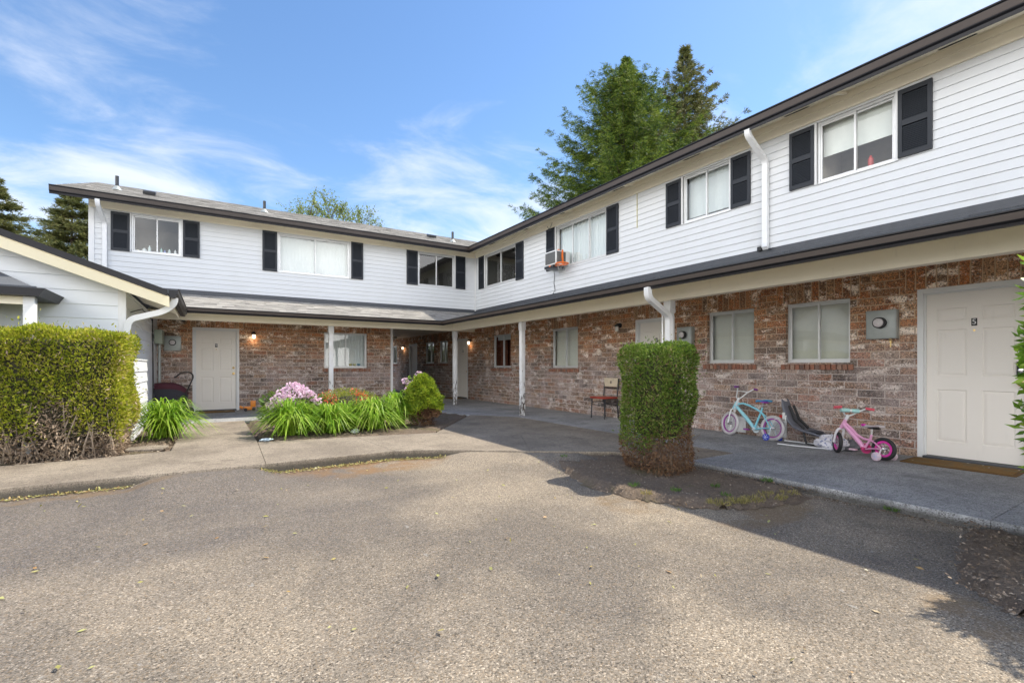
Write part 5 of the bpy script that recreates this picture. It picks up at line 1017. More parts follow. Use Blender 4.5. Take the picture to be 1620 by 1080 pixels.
def twiggy(x, y, h, seed):
    r = np.random.default_rng(seed); T = thing('deciduous_tree', 'thin leafed tree top showing above the roof of the short wing', 'tree', (x, y, 0)); mb = MB(); br = MB(); P = []
    mb.tube([(x, y, 0), (x, y, h * .5)], [.2, .1], 8); build('trunk', mb, 'bark', T)
    def grow(p, d, L, R_, k):
        q = p + d * L; br.tube([tuple(p), tuple((p + q) / 2 + r.normal(0, .04 * L, 3)), tuple(q)], [R_, R_ * .8, R_ * .6], 4)
        if k == 0:
            for s in r.uniform(0, 1, 5): P.append(p + (q - p) * s)
            return
        for i in range(3 if k > 1 else 4):
            nd = d + r.normal(0, .42, 3) + np.array([0, 0, .12]); nd /= np.linalg.norm(nd); grow(p + (q - p) * r.uniform(.55, 1), nd, L * r.uniform(.62, .85), R_ * .6, k - 1)
    for i in range(5):
        az = i * 1.26; d = np.array([math.cos(az) * .8, math.sin(az) * .8, 1.0]); d /= np.linalg.norm(d); grow(np.array([x, y, h * .5]), d, h * .19, .06, 4)
    P = np.array(P); P = np.concatenate([P, P + r.normal(0, .12, P.shape)]); quads_np('crown', leaves(P + r.normal(0, .05, P.shape), r.normal(0, 1, P.shape), r.uniform(.09, .17, len(P)), .09, r, .1), leaf_mat('sparse_leaf', [(.12, .18, .03), (.20, .27, .05), (.28, .30, .08)], .35), T); build('branches', br, 'bark', T)
twiggy(7.6, 36.0, 14.0, 61)
# trees and hedge line beyond the buildings, mostly hidden: seen through the passage and in reflections
T = thing('privet_hedge', 'rough green hedge beyond the far end of the passage', 'hedge', (6, 33, 0)); n = 9000
P = np.stack([r.uniform(-6, 16, n), 33 + r.normal(0, .35, n), r.uniform(0, 2.6, n)], 1); quads_np('foliage', leaves(P, r.normal(0, 1, P.shape), .22, .12, r), 'thuja_d', T); mb = MB(); mb.box(-6, 16, 32.8, 33.2, -.14, 2.3); build('branches_core', mb, 'core', T)
conifer('fir_tree', 'tall fir across the lot behind the white gabled house', -24, -6, 15, 5, 55, 'fir', 2, dens=.7)
conifer('fir_tree', 'fir across the lot left of the white gabled house', -22, 9, 12, 4.5, 56, 'fir', 2, dens=.7)

# ------------------------------------------------------------------ small things
def wall_lamp(Mp, a, z, lit, label):
    T = thing('wall_lamp', label, 'lamp', Mp(a, 0, z)); mb = MB(); s = lambda o, dz: Mp(a, o, z + dz)
    mb.tube([s(0.0, 0), s(0.02, 0), s(0.025, 0)], [.055, .055, .03], 14); mb.tube([s(.02, 0), s(.07, .03), s(.09, .03), s(.09, -.01)], [.014, .014, .014, .02], 8); mb.tube([s(.09, .02), s(.09, -.005), s(.09, -.03)], [.03, .052, .052], 14); build('base', mb, 'blackmetal', T, smooth=45)
    mb = MB(); mb.tube([s(.09, -.03), s(.09, -.06), s(.09, -.10), s(.09, -.125), s(.09, -.135)], [.036, .044, .044, .034, .012], 14)
    S_ = S('lamp_glass_lit' if lit else 'lamp_glass'); m = S_.done((.7, .68, .62), .2, emit=(1, .76, .50), estr=1.8 if lit else 0.0); build('globe', mb, m, T, smooth=60)
    if lit:
        l = bpy.data.lights.new('lamp', 'POINT'); l.energy = 0.45; l.color = (1, .66, .38); l.shadow_soft_size = .05; ob = bpy.data.objects.new('lamp_light', l); C.objects.link(ob); ob.location = Vector(Mp(a, .09, z - .2)) ; 
wall_lamp(FA, 0.96, 2.0, True, 'lit black wall lamp on the brick right of door nine')
wall_lamp(FB, 7.58, 2.04, False, 'unlit black wall lamp on the brick above the red chair')
wall_lamp(FB, 14.68, 2.02, True, 'lit wall lamp on the brick right of door eight')
wall_lamp(FB, 21.35, 2.05, True, 'lit wall lamp deep in the passage')
def meter(Mp, a, z, w, h, label, grp='electric meters on the brick walls'):
    T = thing('electric_meter', label, 'meter', Mp(a, 0, z), group=grp); mb = MB(); mb.box(a - w / 2, a + w / 2, 0.0, 0.10, z - h / 2, z + h / 2, Mp); mb.box(a - w / 2 + .01, a + w / 2 - .01, 0.10, 0.104, z - h / 2 + .01, z + h / 2 - .01, Mp); build('box', mb, 'galv', T, bevel=.006)
    c = lambda o: Mp(a, o, z + .02); mb = MB(); mb.tube([c(.10), c(.115), c(.116)], [.088, .088, .078], 24); build('collar', mb, 'galv', T, smooth=40); mb = MB(); mb.tube([c(.11), c(.17), c(.175)], [.076, .072, .06], 24); build('rim', mb, 'black', T, smooth=40)
    mb = MB(); mb.tube([c(.172), c(.19), c(.197)], [.058, .055, .03], 24); g_ = build('dial', mb, 'glassball', T, smooth=60)
meter(FA, -0.785, 1.70, .34, .36, 'grey electric meter between the pram and door nine')
meter(FB, 5.83, 1.71, .33, .34, 'grey electric meter above the tall clipped hedge')
meter(FB, 2.725, 1.70, .34, .38, 'grey electric meter between the slatted window and door five')
# doormats
def doormat(x0, x1, y0, y1, rz, label, name='doormat'):
    T = thing(name, label, 'doormat', ((x0 + x1) / 2, (y0 + y1) / 2, 0), R(rz)); f = local(T); w, d = (x1 - x0) / 2, (y1 - y0) / 2
    mb = MB(); mb.box(-w, w, -d, d, .001, .014); loc_mb(T, mb); build('border', mb, plain('mat_edge', (.12, .065, .02), .95, nscale=80, var=.4), T, bevel=.004)
    mb = MB(); mb.box(-w + .035, w - .035, -d + .035, d - .035, .0145, .022); loc_mb(T, mb); build('pile', mb, 'mat', T, bevel=.004)
doormat(7.02, 7.50, 1.38, 2.36, 1.5, 'brown coir doormat in front of door five')
doormat(-0.25, .52, 13.75, 14.2, 0, 'worn brown doormat in front of door nine')
doormat(7.05, 7.5, 15.0, 15.8, 0, 'dark doormat in front of door eight')

# bicycles: local x forward, z up
def bike(T, wb, r_, tr, cols, steer, lean_bar, seat_h, hb_h, hb_w, train=True, white=None, deep=False):
    mt = {k: (M[v] if isinstance(v, str) else plain(k + '_paint', v, .35, var=.04)) for k, v in cols.items()}
    f = local(T)
    def B(name, mb, m, parent=T, **k): return build(name, loc_mb(T, mb), mt.get(m, M.get(m)), parent, **k)
    def wheel(cx, rot, name):
        ax = Vector((math.sin(-rot), math.cos(rot), 0)); fw = Vector((math.cos(rot), math.sin(rot), 0)); c = Vector((cx, 0, r_))
        mb = MB(); mb.torus(c, ax, r_ - tr, tr, 40, 10); w = B(name, mb, 'tyre', smooth=60)
        mb = MB(); n = 40; vs = []; prof = [(r_ - 2 * tr + .006, .012), (r_ - 2 * tr - (.014 if not deep else .022), .009), (r_ - 2 * tr - (.014 if not deep else .022), -.009), (r_ - 2 * tr + .006, -.012)]
        for i in range(n):
            q = 2 * math.pi * i / n; d = fw * math.cos(q) + Vector((0, 0, 1)) * math.sin(q)
            for (rr, o) in prof: vs.append(c + d * rr + ax * o)
        mb.add(vs, [(i * 4 + k, i * 4 + (k + 1) % 4, ((i + 1) % n) * 4 + (k + 1) % 4, ((i + 1) % n) * 4 + k) for i in range(n) for k in range(4)]); B('rim', mb, 'rim', w, smooth=30)
        mb = MB()
        for i in range(16):
            q = 2 * math.pi * i / 16; d = fw * math.cos(q) + Vector((0, 0, 1)) * math.sin(q); q2 = q + .35 * (1 if i % 2 else -1); d2 = fw * math.cos(q2) + Vector((0, 0, 1)) * math.sin(q2)
            mb.tube([c + d2 * .016 + ax * (.02 if i % 2 else -.02), c + d * (r_ - 2 * tr - .02)], .0016, 4)
        mb.tube([c - ax * .045, c + ax * .045], .012, 8); mb.tube([c - ax * .028, c - ax * .022], .03, 10); mb.tube([c + ax * .022, c + ax * .028], .03, 10); B('spokes', mb, 'chrome', w); return c, ax, fw
    cr, _, _ = wheel(0, 0, 'rear_wheel'); cf, ax, fw = wheel(wb, steer, 'front_wheel')
    ht = Vector((wb - .075 - .02, 0, r_ * 2 + .17)); hb = Vector((wb - .04, 0, r_ * 2 + .055)); bb = Vector((wb * .40, 0, r_ * .80)); st = Vector((wb * .26, 0, seat_h - .10)); stj = Vector((wb * .285, 0, seat_h - .17))
    mb = MB(); mb.tube([ht, hb], [.021, .023], 12); mb.tube([ht * .5 + hb * .5, (ht * .35 + bb * .65) + Vector((.02, 0, .0)), bb], [.024, .030, .026], 12); b1 = B('frame', mb, 'frame', smooth=60)
    mb = MB(); arc = [ht * .7 + hb * .3 + Vector((-.01, 0, -.01))]
    for t in (.25, .5, .75): q = ht * (1 - t) + stj * t; arc.append(q + Vector((0, 0, (.02 if not deep else -.07) * math.sin(t * math.pi) * 1)))
    mb.tube(arc + [stj], [.015] * 5, 10); mb.tube([bb, stj, st], [.016, .015, .014], 10)
    for sg in (-1, 1): mb.tube([stj, stj * .5 + cr * .5 + Vector((0, sg * (tr + .018), .02)), cr + Vector((0, sg * (tr + .025), 0))], .0095, 8); mb.tube([bb + Vector((0, 0, -.01)), bb * .5 + cr * .5 + Vector((0, sg * (tr + .014), 0)), cr + Vector((0, sg * (tr + .025), 0))], .010, 8)
    B('frame_tubes', mb, 'frame2', smooth=60)
    mb = MB(); mb.tube([st, Vector((wb * .25, 0, seat_h - .03))], .011, 8); B('seat_post', mb, 'chrome')
    # fork with shoulders either side of the tyre
    mb = MB()
    for sg in (-1, 1):
        o = ax * sg * (tr + .020); mb.tube(bend([hb, hb + o * .9 + Vector((.006, 0, -.028)), cf * .5 + (hb + Vector((.006, 0, 0))) * .5 + o, cf + o], .02, 3), [.014 if not deep else .017] * 1 + [.012 if not deep else .015] * 20 if False else (.012 if not deep else .016), 8)
    mb.tube([ht, ht + (ht - hb).normalized() * .05], .017, 10); B('fork', mb, 'fork', smooth=60)
    # handlebar turned with the fork
    up = (ht - hb).normalized(); sc = ht + up * .05; side = ax; mb = MB()
    pts = [sc + side * s * hb_w + up * h + fw * q for (s, h, q) in ((-1, hb_h, -.06), (-.68, hb_h + .01, -.035), (-.45, hb_h * .72, 0), (-.18, .02, .015), (0, 0, .02), (.18, .02, .015), (.45, hb_h * .72, 0), (.68, hb_h + .01, -.035), (1, hb_h, -.06))]
    mb.tube(bend(pts, .03, 3), .0105, 8); mb.tube([pts[2] + Vector((0, 0, .0)), pts[6]], .008 if not deep else .02, 8)
    mb.tube([sc - up * .03, sc + up * .02], .02, 10); hbar = B('handlebar', mb, 'bar', smooth=60)
    for sg, (i, j) in ((-1, (0, 1)), (1, (8, 7))): mb = MB(); d = (pts[i] - pts[j]).normalized(); mb.tube([pts[i] - d * .085, pts[i] - d * .01, pts[i] + d * .008], [.0165, .0175, .018], 10); B('grip', mb, 'grip', hbar, smooth=50)
    if deep:
        mb = MB(); m0 = (pts[2] * .8 + pts[6] * .2); mb.tube([m0 - side * .03, m0 + side * .05], .027, 10); m0 = (pts[2] * .15 + pts[6] * .85); mb.tube([m0 - side * .05, m0 + side * .05], .027, 10); B('pad', mb, 'pad', hbar, smooth=50)
    # saddle
    mb = MB(); sx = wb * .25; L = .11; prof = [(-L, .062, 0.012), (-L * .7, .078, .014), (-L * .2, .066, .004), (L * .3, .034, 0), (L * .8, .022, .002), (L * 1.15, .014, -.006)]; vs = []
    for (dx, w, dz) in prof:
        for k in range(10): q = 2 * math.pi * k / 10; vs.append((sx + dx, w * math.cos(q), seat_h + dz + .017 * math.sin(q)))
    mb.add(vs, [(i * 10 + k, i * 10 + (k + 1) % 10, (i + 1) * 10 + (k + 1) % 10, (i + 1) * 10 + k) for i in range(5) for k in range(10)] + [tuple(range(10)), tuple(50 + k for k in range(10))]); sd = B('saddle', mb, 'seat', smooth=60)
    mb = MB(); mb.ell((sx - .02, 0, seat_h - .018), (.075, .055, .014), 12, 6); B('saddle_base', mb, 'seat2', sd, smooth=60)
    # drive: guard, crank, pedals
    mb = MB(); mb.tube([bb + Vector((0, -.035, 0)), bb + Vector((0, -.042, 0))], .065, 20); mb.tube([bb + Vector((0, -.05, 0)), bb + Vector((0, .05, 0))], .02, 10); B('chain_guard', mb, 'guard', smooth=40)
    for sg in (-1, 1):
        mb = MB(); e = bb + Vector((.075 * sg, .055 * sg, -.025 * sg)); mb.tube([bb + Vector((0, .05 * sg, 0)), e], .007, 6); cr_ = B('crank', mb, 'blackmetal'); mb = MB(); mb.box(e.x - .035, e.x + .035, min(e.y, e.y + .07 * sg), max(e.y, e.y + .07 * sg), e.z - .010, e.z + .010); B('pedal', mb, 'pedal', cr_, bevel=.004)
    if train:
        for sg in (-1, 1):
            c = Vector((-.01, sg * .16, .052)); mb = MB(); mb.tube(bend([cr + Vector((0, sg * (tr + .03), 0)), Vector((-.01, sg * .075, .13)), Vector((-.01, sg * .12, .06)), c], .03, 3), .008, 6); b_ = B('stabiliser_arm', mb, 'arm', smooth=60)
            mb = MB(); mb.lathe(c, [(.046, -.016), (.052, -.011), (.052, .011), (.046, .016), (.012, .019)], 20, 'y'); w = B('stabiliser_wheel', mb, 'twheel', smooth=40); mb = MB()
            for k in range(6): q = k * math.pi / 3; mb.tube([c + Vector((0, .0175 * sg, 0)), c + Vector((.042 * math.cos(q), .0175 * sg, .042 * math.sin(q)))], .0045, 5)
            B('hub', mb, 'thub', w)
mt_w = (.62, .61, .60)
T1 = thing('kids_bicycle', 'light blue child bicycle with white tyres leaning near the brick wall', 'bicycle', (7.27, 4.05, 0), R(86), tilt=Matrix.Rotation(R(8), 4, 'X'))
bike(T1, .745, .197, .026, dict(tyre=(.50, .48, .49), rim=(.30, .05, .30), frame=(.30, .62, .72), frame2=(.22, .58, .70), fork=(.74, .75, .76), bar=(.75, .76, .77), grip=(.16, .03, .22), seat=(.06, .32, .62), seat2=(.36, .05, .42), guard=(.62, .72, .76), pedal=(.30, .03, .33), arm=(.6, .7, .75), twheel=(.03, .06, .42), thub=(.5, .55, .8)), R(-12), 0, .60, .20, .235)
mb = MB(); mb.tube([(-.10, 0, .395), (-.16, 0, .385)], [.02, .028], 10); build('reflector', loc_mb(T1, mb), plain('red_reflector', (.55, .02, .02), .25), T1, smooth=40)
mb = MB(); mb.tube([(0, .04, .2), (-.04, .04, .33), (-.12, 0, .385)], .004, 5); mb.tube([(wb_ := .70, -.025, .40), (.69, -.025, .48)], .02, 8); build('reflector_stay', loc_mb(T1, mb), 'downspout', T1)
mb = MB(); mb.obox((.655, 0, .50), (.02, .022, .065), ((1, 0, .3), (0, 1, 0), (-.3, 0, 1))); build('head_cover', loc_mb(T1, mb), plain('pale_blue_plastic', (.6, .66, .70), .4), T1, bevel=.01)
T2 = thing('kids_bicycle', 'small pink child bicycle with black tyres and stabilisers beside door five', 'bicycle', (6.93, 2.49, 0), R(80), tilt=Matrix.Rotation(R(4), 4, 'X'))
bike(T2, .56, .140, .023, dict(tyre='black', rim=(.66, .04, .34), frame=(.74, .36, .56), frame2=(.72, .33, .53), fork=(.72, .70, .72), bar=(.72, .74, .74), grip=(.62, .08, .12), seat=(.55, .5, .52), seat2='black', guard=(.60, .05, .2), pedal=(.66, .45, .52), arm=(.7, .62, .66), twheel=(.66, .52, .58), thub=(.5, .5, .66), pad=(.35, .62, .60)), R(-38), 0, .395, .12, .215, deep=True)
mb = MB(); mb.ell((.24, 0, .405), (.035, .035, .018), 10, 6); build('saddle_bow', loc_mb(T2, mb), plain('magenta_plastic', (.55, .02, .35), .4), T2, smooth=60)

# grey moulded child seat slumped against the wall
T = thing('child_seat', 'grey moulded child bike seat tipped back against the brick wall', 'child seat', (7.38, 3.62, 0))
mb = MB(); prof = [(3.86, .62, .10), (3.84, .52, .14), (3.79, .40, .17), (3.73, .30, .18), (3.66, .235, .18), (3.56, .20, .17), (3.44, .175, .15), (3.34, .15, .12)]; t_ = .025; vs = []
for (y, z, w) in prof:
    for (dx, dz) in ((-w, .06), (-w * .85, .02), (-w * .4, 0), (0, -.008), (w * .4, 0), (w * .85, .02), (w, .06)): vs.append((7.36 + dx * .85, y + dz * .6, z + dz * .6))
n7 = 7; fs = [(i * n7 + k, i * n7 + k + 1, (i + 1) * n7 + k + 1, (i + 1) * n7 + k) for i in range(len(prof) - 1) for k in range(6)]
mb.add(vs, fs); sh_ = build('shell', mb, plain('grey_plastic', (.13, .14, .17), .45), T, smooth=60); md = sh_.modifiers.new('thick', 'SOLIDIFY'); md.thickness = .02
mb = MB(); mb.tube([(7.30, 3.80, .56), (7.30, 3.72, .36), (7.29, 3.58, .24)], [.02, .024, .02], 6, flat=.4); mb.tube([(7.42, 3.80, .56), (7.42, 3.72, .36), (7.41, 3.58, .24)], [.02, .024, .02], 6, flat=.4); build('strap', mb, 'black', T)
mb = MB(); mb.ell((7.34, 3.45, .205), (.11, .10, .022)); build('cushion', mb, plain('dark_cushion', (.04, .045, .06), .8), T, smooth=60)
mb = MB(); mb.box(7.20, 7.225, 3.82, 3.85, .36, .46); mb.box(7.205, 7.228, 3.80, 3.815, .32, .42); build('label_tag', mb, 'white_paint', T, bevel=.003)
mb = MB(); mb.tube([(7.30, 3.60, .20), (7.28, 3.55, .03), (7.28, 3.42, .02), (7.30, 3.36, .14)], .014, 8); build('bracket', mb, 'blackmetal', T, smooth=60)
for (nm, pts, lb) in (('curved_rod', [(6.98, 3.80, .02), (7.02, 3.62, .016), (7.09, 3.40, .014), (7.16, 3.20, .014), (7.22, 3.06, .014)], 'white flattened plastic strip on the concrete, nearer the camera of the two'), ('curved_rod', [(7.36, 3.90, .022), (7.40, 3.72, .018), (7.42, 3.55, .015), (7.44, 3.36, .015)], 'white flattened plastic strip on the concrete, nearer the wall of the two')):
    mb = MB(); mb.tube(pts, .020, 8, flat=.55, up=(0, 0, 1)); tag(build(nm, mb, 'downspout', None, smooth=60), lb, 'plastic strip', 'white plastic strips below the child seat')
def crumple(name, label, cat, c, rr, mat, seed, n=26, m=14, amp=.22):
    rd = np.random.default_rng(seed); mb = MB(); vs = []
    a_ = rd.uniform(0, 6, 8)
    for i in range(m + 1):
        t = math.pi * i / m
        for k in range(n):
            q = 2 * math.pi * k / n; j = 1 + amp * (math.sin(q * 3 + a_[0] + t * 4) * .5 + math.sin(q * 7 + a_[1] - t * 5) * .3 + math.sin(t * 9 + a_[2] + q * 2) * .35) + rd.uniform(-.04, .04)
            vs.append((c[0] + rr[0] * math.sin(t) * math.cos(q) * j, c[1] + rr[1] * math.sin(t) * math.sin(q) * j, max(.003, c[2] + rr[2] * math.cos(t) * j)))
    mb.add(vs, [(i * n + k, (i + 1) * n + k, (i + 1) * n + (k + 1) % n, i * n + (k + 1) % n) for i in range(m) for k in range(n)])
    return tag(build(name, mb, mat, None, smooth=40), label, cat)
def bag_mat():
    s = S('printed_cloth'); p = s.obj(); n = s.noise(p, 16, 2); v = s.voro(p, 26); c = s.mix(s.rng(v, .30, .34), (.25, .28, .45), (.72, .71, .76)); c = s.mix(s.rng(n, .5, .54), c, (.70, .69, .74)); return s.done(c, .8)
crumple('cloth_bundle', 'crumpled white and blue cloth bundle between the child seat and the pink bicycle', 'cloth', (7.24, 3.20, .085), (.14, .20, .11), bag_mat(), 71)
crumple('grey_bag', 'small grey bag slumped behind the front wheel of the pink bicycle', 'bag', (7.34, 3.03, .06), (.12, .12, .085), plain('grey_cloth', (.16, .16, .18), .8), 72)
crumple('plastic_wrapper', 'crushed blue and clear plastic wrapper at the left corner of the flower bed', 'litter', (0.72, 8.20, .02), (.09, .035, .02), plain('pale_blue_plastic_wrap', (.5, .6, .68), .2), 73)
crumple('plastic_wrapper', 'crumpled clear plastic between the lily clumps at the bed front', 'litter', (2.10, 8.36, .03), (.07, .05, .04), plain('clear_wrap', (.45, .5, .46), .2), 74)

# chair
T = thing('chair', 'black metal chair with red seat and cream back panel, half behind the tall hedge', 'chair', (7.34, 7.80, 0)); bm_ = 'blackmetal'
for (x, y) in ((7.16, 8.02), (7.16, 7.60)): mb = MB(); mb.tube([(x, y, 0), (x + .02, y, .43)], .014, 8); build('leg', mb, bm_, T, smooth=50)
for y in (8.02, 7.60): mb = MB(); mb.tube(bend([(7.57, y, 0), (7.53, y, .44), (7.57, y, .87)], .06), .014, 8); build('leg', mb, bm_, T, smooth=50)
mb = MB(); mb.box(7.13, 7.54, 7.57, 8.05, .435, .475); build('seat', mb, plain('red_vinyl', (.30, .035, .02), .35, var=.1), T, bevel=.018, seg=3)
mb = MB(); 
for (p, q) in (((7.17, 8.02, .30), (7.17, 7.60, .30)), ((7.17, 8.02, .35), (7.53, 8.02, .35)), ((7.17, 7.6, .35), (7.53, 7.6, .35)), ((7.54, 8.02, .30), (7.54, 7.6, .30)), ((7.56, 8.02, .66), (7.56, 7.6, .66))): mb.tube([p, q], .009, 6)
build('stretcher', mb, bm_, T)
mb = MB(); ring = []; cy_, cz_ = 7.81, .785; k = 16; outer = [(7.60, .69), (7.60, .785), (7.60, .88), (7.70, .88), (7.81, .88), (7.92, .88), (8.02, .88), (8.02, .785), (8.02, .69), (7.92, .69), (7.81, .69), (7.70, .69)]
inn = []
for (y, z) in outer: a = math.atan2(z - cz_, y - cy_); inn.append((cy_ + .035 * math.cos(a), cz_ + .035 * math.sin(a)))
vs = [(x, y, z) for x in (7.548, 7.566) for (y, z) in outer + inn]; n1 = 12
fs = [(i, (i + 1) % n1, n1 + (i + 1) % n1, n1 + i) for i in range(n1)] + [(24 + i, 24 + (i + 1) % n1, 24 + n1 + (i + 1) % n1, 24 + n1 + i) for i in range(n1)] + [(i, (i + 1) % n1, 24 + (i + 1) % n1, 24 + i) for i in range(n1)] + [(12 + i, 12 + (i + 1) % n1, 36 + (i + 1) % n1, 36 + i) for i in range(n1)]
mb.add(vs, fs); build('back_panel', mb, plain('cream_panel', (.55, .47, .34), .5), T)

# pram
T = thing('pram', 'black pram with maroon cover beside door nine', 'pram', (-0.72, 13.62, 0)); px = lambda x: x
mb = MB(); prof = [(.36, .30, .15), (.39, .34, .17), (.41, .50, .185), (.40, .62, .19)]; vs = []; n = 24
for (L, z, w) in prof:
    for k in range(n): q = 2 * math.pi * k / n; c_, s_ = math.cos(q), math.sin(q); vs.append((-.80 + L * .85 * math.copysign(abs(c_) ** .7, c_), 13.62 + w * math.copysign(abs(s_) ** .7, s_), z + (.0 if c_ < 0 else -.06 * c_ * (1 if z > .4 else 0))))
mb.add(vs, [(i * n + k, i * n + (k + 1) % n, (i + 1) * n + (k + 1) % n, (i + 1) * n + k) for i in range(3) for k in range(n)] + [tuple(range(n))]); build('basket', mb, plain('dark_grey_fabric', (.035, .035, .045), .8), T, smooth=60)
mb = MB(); vs = []
for (f_, z) in ((1.03, .62), (1.05, .66), (1.0, .72), (.8, .755), (.4, .765)):
    for k in range(n): q = 2 * math.pi * k / n; c_, s_ = math.cos(q), math.sin(q); vs.append((-.80 + .345 * f_ * math.copysign(abs(c_) ** .7, c_), 13.62 + .195 * f_ * math.copysign(abs(s_) ** .7, s_), z - .14 * max(0, c_ * f_) ** 1.5))
mb.add(vs, [(i * n + k, i * n + (k + 1) % n, (i + 1) * n + (k + 1) % n, (i + 1) * n + k) for i in range(4) for k in range(n)] + [tuple(4 * n + k for k in range(n))]); build('cover', mb, plain('maroon_fabric', (.075, .018, .028), .85), T, smooth=60)
mb = MB()
for y in (13.45, 13.79): mb.tube(bend([(-.80, y, .30), (-.55, y, .36), (-.34, y, .90), (-.40, y, 1.0), (-.58, y, 1.0), (-.70, y, .88)], .06), .012, 6); mb.tube([(-.72, y, .55), (-.42, y, .08)], .012, 6); mb.tube([(-.5, y, .45), (-1.02, y, .08)], .012, 6)
mb.tube([(-.36, 13.45, .90), (-.36, 13.79, .90)], .02, 6); mb.tube([(-.70, 13.45, .89), (-.70, 13.79, .89)], .02, 6); mb.tube([(-.5, 13.45, .90), (-.5, 13.79, .90)], .012, 6); build('frame', mb, 'black', T, smooth=60)
for (x, y) in ((-1.02, 13.43), (-1.02, 13.81), (-.42, 13.43), (-.42, 13.81)): mb = MB(); mb.torus((x, y, .085), (0, 1, 0), .068, .017, 24, 8); mb.lathe((x, y, .085), [(.03, -.018), (.03, .018)], 12, 'y'); build('wheel', mb, 'black', T, smooth=60)

# window air conditioner with a toy basketball hoop strapped over it
T = thing('air_conditioner', 'white window air conditioner hanging out of the long wing upper window', 'air conditioner', FB(9.65, 0.1, 3.66))
a0, a1, zA, zB = 9.36, 9.82, 3.67, 4.02
mb = MB(); mb.box(a0, a1, -.05, .40, zA, zB, FB); build('case', mb, plain('white_appliance', (.70, .70, .68), .4, var=.06), T, bevel=.012)
mb = MB()
for i in range(15): z = zA + .035 + i * .019; mb.box(a0 + .03, a1 - .03, .4, .405, z, z + .008, FB)
for i in range(15): z = zA + .035 + i * .019; mb.box(a0 - .005, a0, .10, .36, z, z + .008, FB); mb.box(a1, a1 + .005, .10, .36, z, z + .008, FB)
build('grille', mb, 'blackmetal', T)
mb = MB(); mb.box(a0 + .025, a1 - .025, .399, .4025, zA + .03, zB - .03, FB); mb.box(a0 - .0025, a0 - .0005, .09, .37, zA + .03, zB - .03, FB); build('louvre_panel', mb, plain('grey_louvre', (.20, .20, .19), .5), T)
mb = MB(); mb.box(a0 + .1, a1, .05, .42, 3.60, 3.66, FB); build('bracket', mb, 'blackmetal', T, bevel=.005)
T = thing('toy_hoop', 'orange toy basketball hoop hung over the window air conditioner', 'toy hoop', FB(9.3, .2, 3.7)); om = plain('orange_plastic', (.75, .16, .02), .4)
mb = MB(); mb.torus(FB(9.24, .30, 3.66), (0, 0, 1), .15, .02, 28, 8); mb.tube([FB(9.36, .20, 4.03), FB(9.34, .22, 3.9), FB(9.34, .2, 3.67)], .04, 6, flat=.4); mb.tube([FB(9.36, .3, 4.03), FB(9.50, .3, 4.03)], .018, 6); mb.tube([FB(9.34, .2, 3.66), FB(9.6, .43, 3.64)], .035, 6, flat=.6); build('ring', mb, om, T, smooth=60)
mb = MB()
for k in range(10): q = 2 * math.pi * k / 10; mb.tube([FB(9.24 + .14 * math.cos(q), .30 + .14 * math.sin(q), 3.655), FB(9.24 + .09 * math.cos(q + .3), .30 + .09 * math.sin(q + .3), 3.52), FB(9.24 + .07 * math.cos(q), .30 + .07 * math.sin(q), 3.42)], .003, 4)
build('net', mb, plain('net_cord', (.5, .5, .48), .8), T)

# orange toy, bottles on the bathroom sill, pots on the ground window sill
T = thing('toy_truck', 'orange toy on the porch floor right of door nine', 'toy', (.83, 13.9, 0)); mb = MB(); mb.box(.72, .90, 13.84, 13.96, .03, .12); mb.box(.86, .98, 13.85, 13.95, .10, .26); mb.tube([(.70, 13.9, .08), (.62, 13.9, .12)], .03, 8); build('body', mb, plain('orange_toy', (.80, .26, .02), .4), T, bevel=.012)
for x in (.75, .93): mb = MB(); mb.lathe((x, 13.83, .04), [(.04, -.012), (.04, .012)], 14, 'y'); build('wheel', mb, 'black', T)
bl = [(-1.47, .035, .05, (.62, .55, .35)), (-1.35, .045, .10, (.66, .68, .66)), (-1.25, .032, .17, (.55, .62, .60)), (-1.02, .022, .14, (.45, .70, .62)), (-.95, .022, .10, (.25, .3, .62)), (-.86, .030, .13, (.62, .70, .66)), (-.74, .030, .13, (.72, .72, .70))]
bd = ['short amber jar, leftmost on the sill of the upper left window', 'squat white tub on the sill of the upper left window', 'tall clear bottle left of the centre bar of the upper left window', 'slim mint green bottle right of the centre bar of the upper left window', 'small blue bottle on the sill of the upper left window', 'white pump bottle on the sill of the upper left window', 'white bottle, rightmost on the sill of the upper left window']
for (x, rr, h, c), lb in zip(bl, bd):
    mb = MB(); mb.lathe(FA(x, -.115, 3.885), [(rr * .9, 0), (rr, .008), (rr, h * .68), (rr * .4, h * .82), (rr * .4, h)], 14); tag(build('bottle', mb, plain('bottle_plastic', c, .3), None, smooth=40), lb, 'bottle', 'bottles on the bathroom sill')
for (x, c, lb) in ((3.50, (.55, .5, .2), 'olive pot, left of the three inside the ground floor window'), (3.62, (.5, .48, .25), 'olive pot, middle of the three inside the ground floor window'), (3.74, (.10, .25, .35), 'blue pot, right of the three inside the ground floor window')):
    mb = MB(); mb.lathe(FA(x, -.165, 1.125), [(.03, 0), (.045, .07), (.048, .09), (.036, .09)], 14); tag(build('pot', mb, plain('glazed_pot', c, .3), None, smooth=40), lb, 'pot', 'pots inside the ground floor window')
mb = MB(); mb.tube([FB(12.35, -.45, 4.6), FB(12.35, -.45, 4.05)], .004, 4); T = thing('pendant_lamp', 'small pendant lamp hanging inside the corner window', 'lamp', FB(12.35, -.45, 4.0)); build('cord', mb, 'black', T); mb = MB(); mb.lathe(FB(12.35, -.45, 3.98), [(.13, 0), (.10, .04), (.02, .07)], 18); build('lamp_shade', mb, plain('pale_shade', (.7, .6, .45), .5), T, smooth=50)

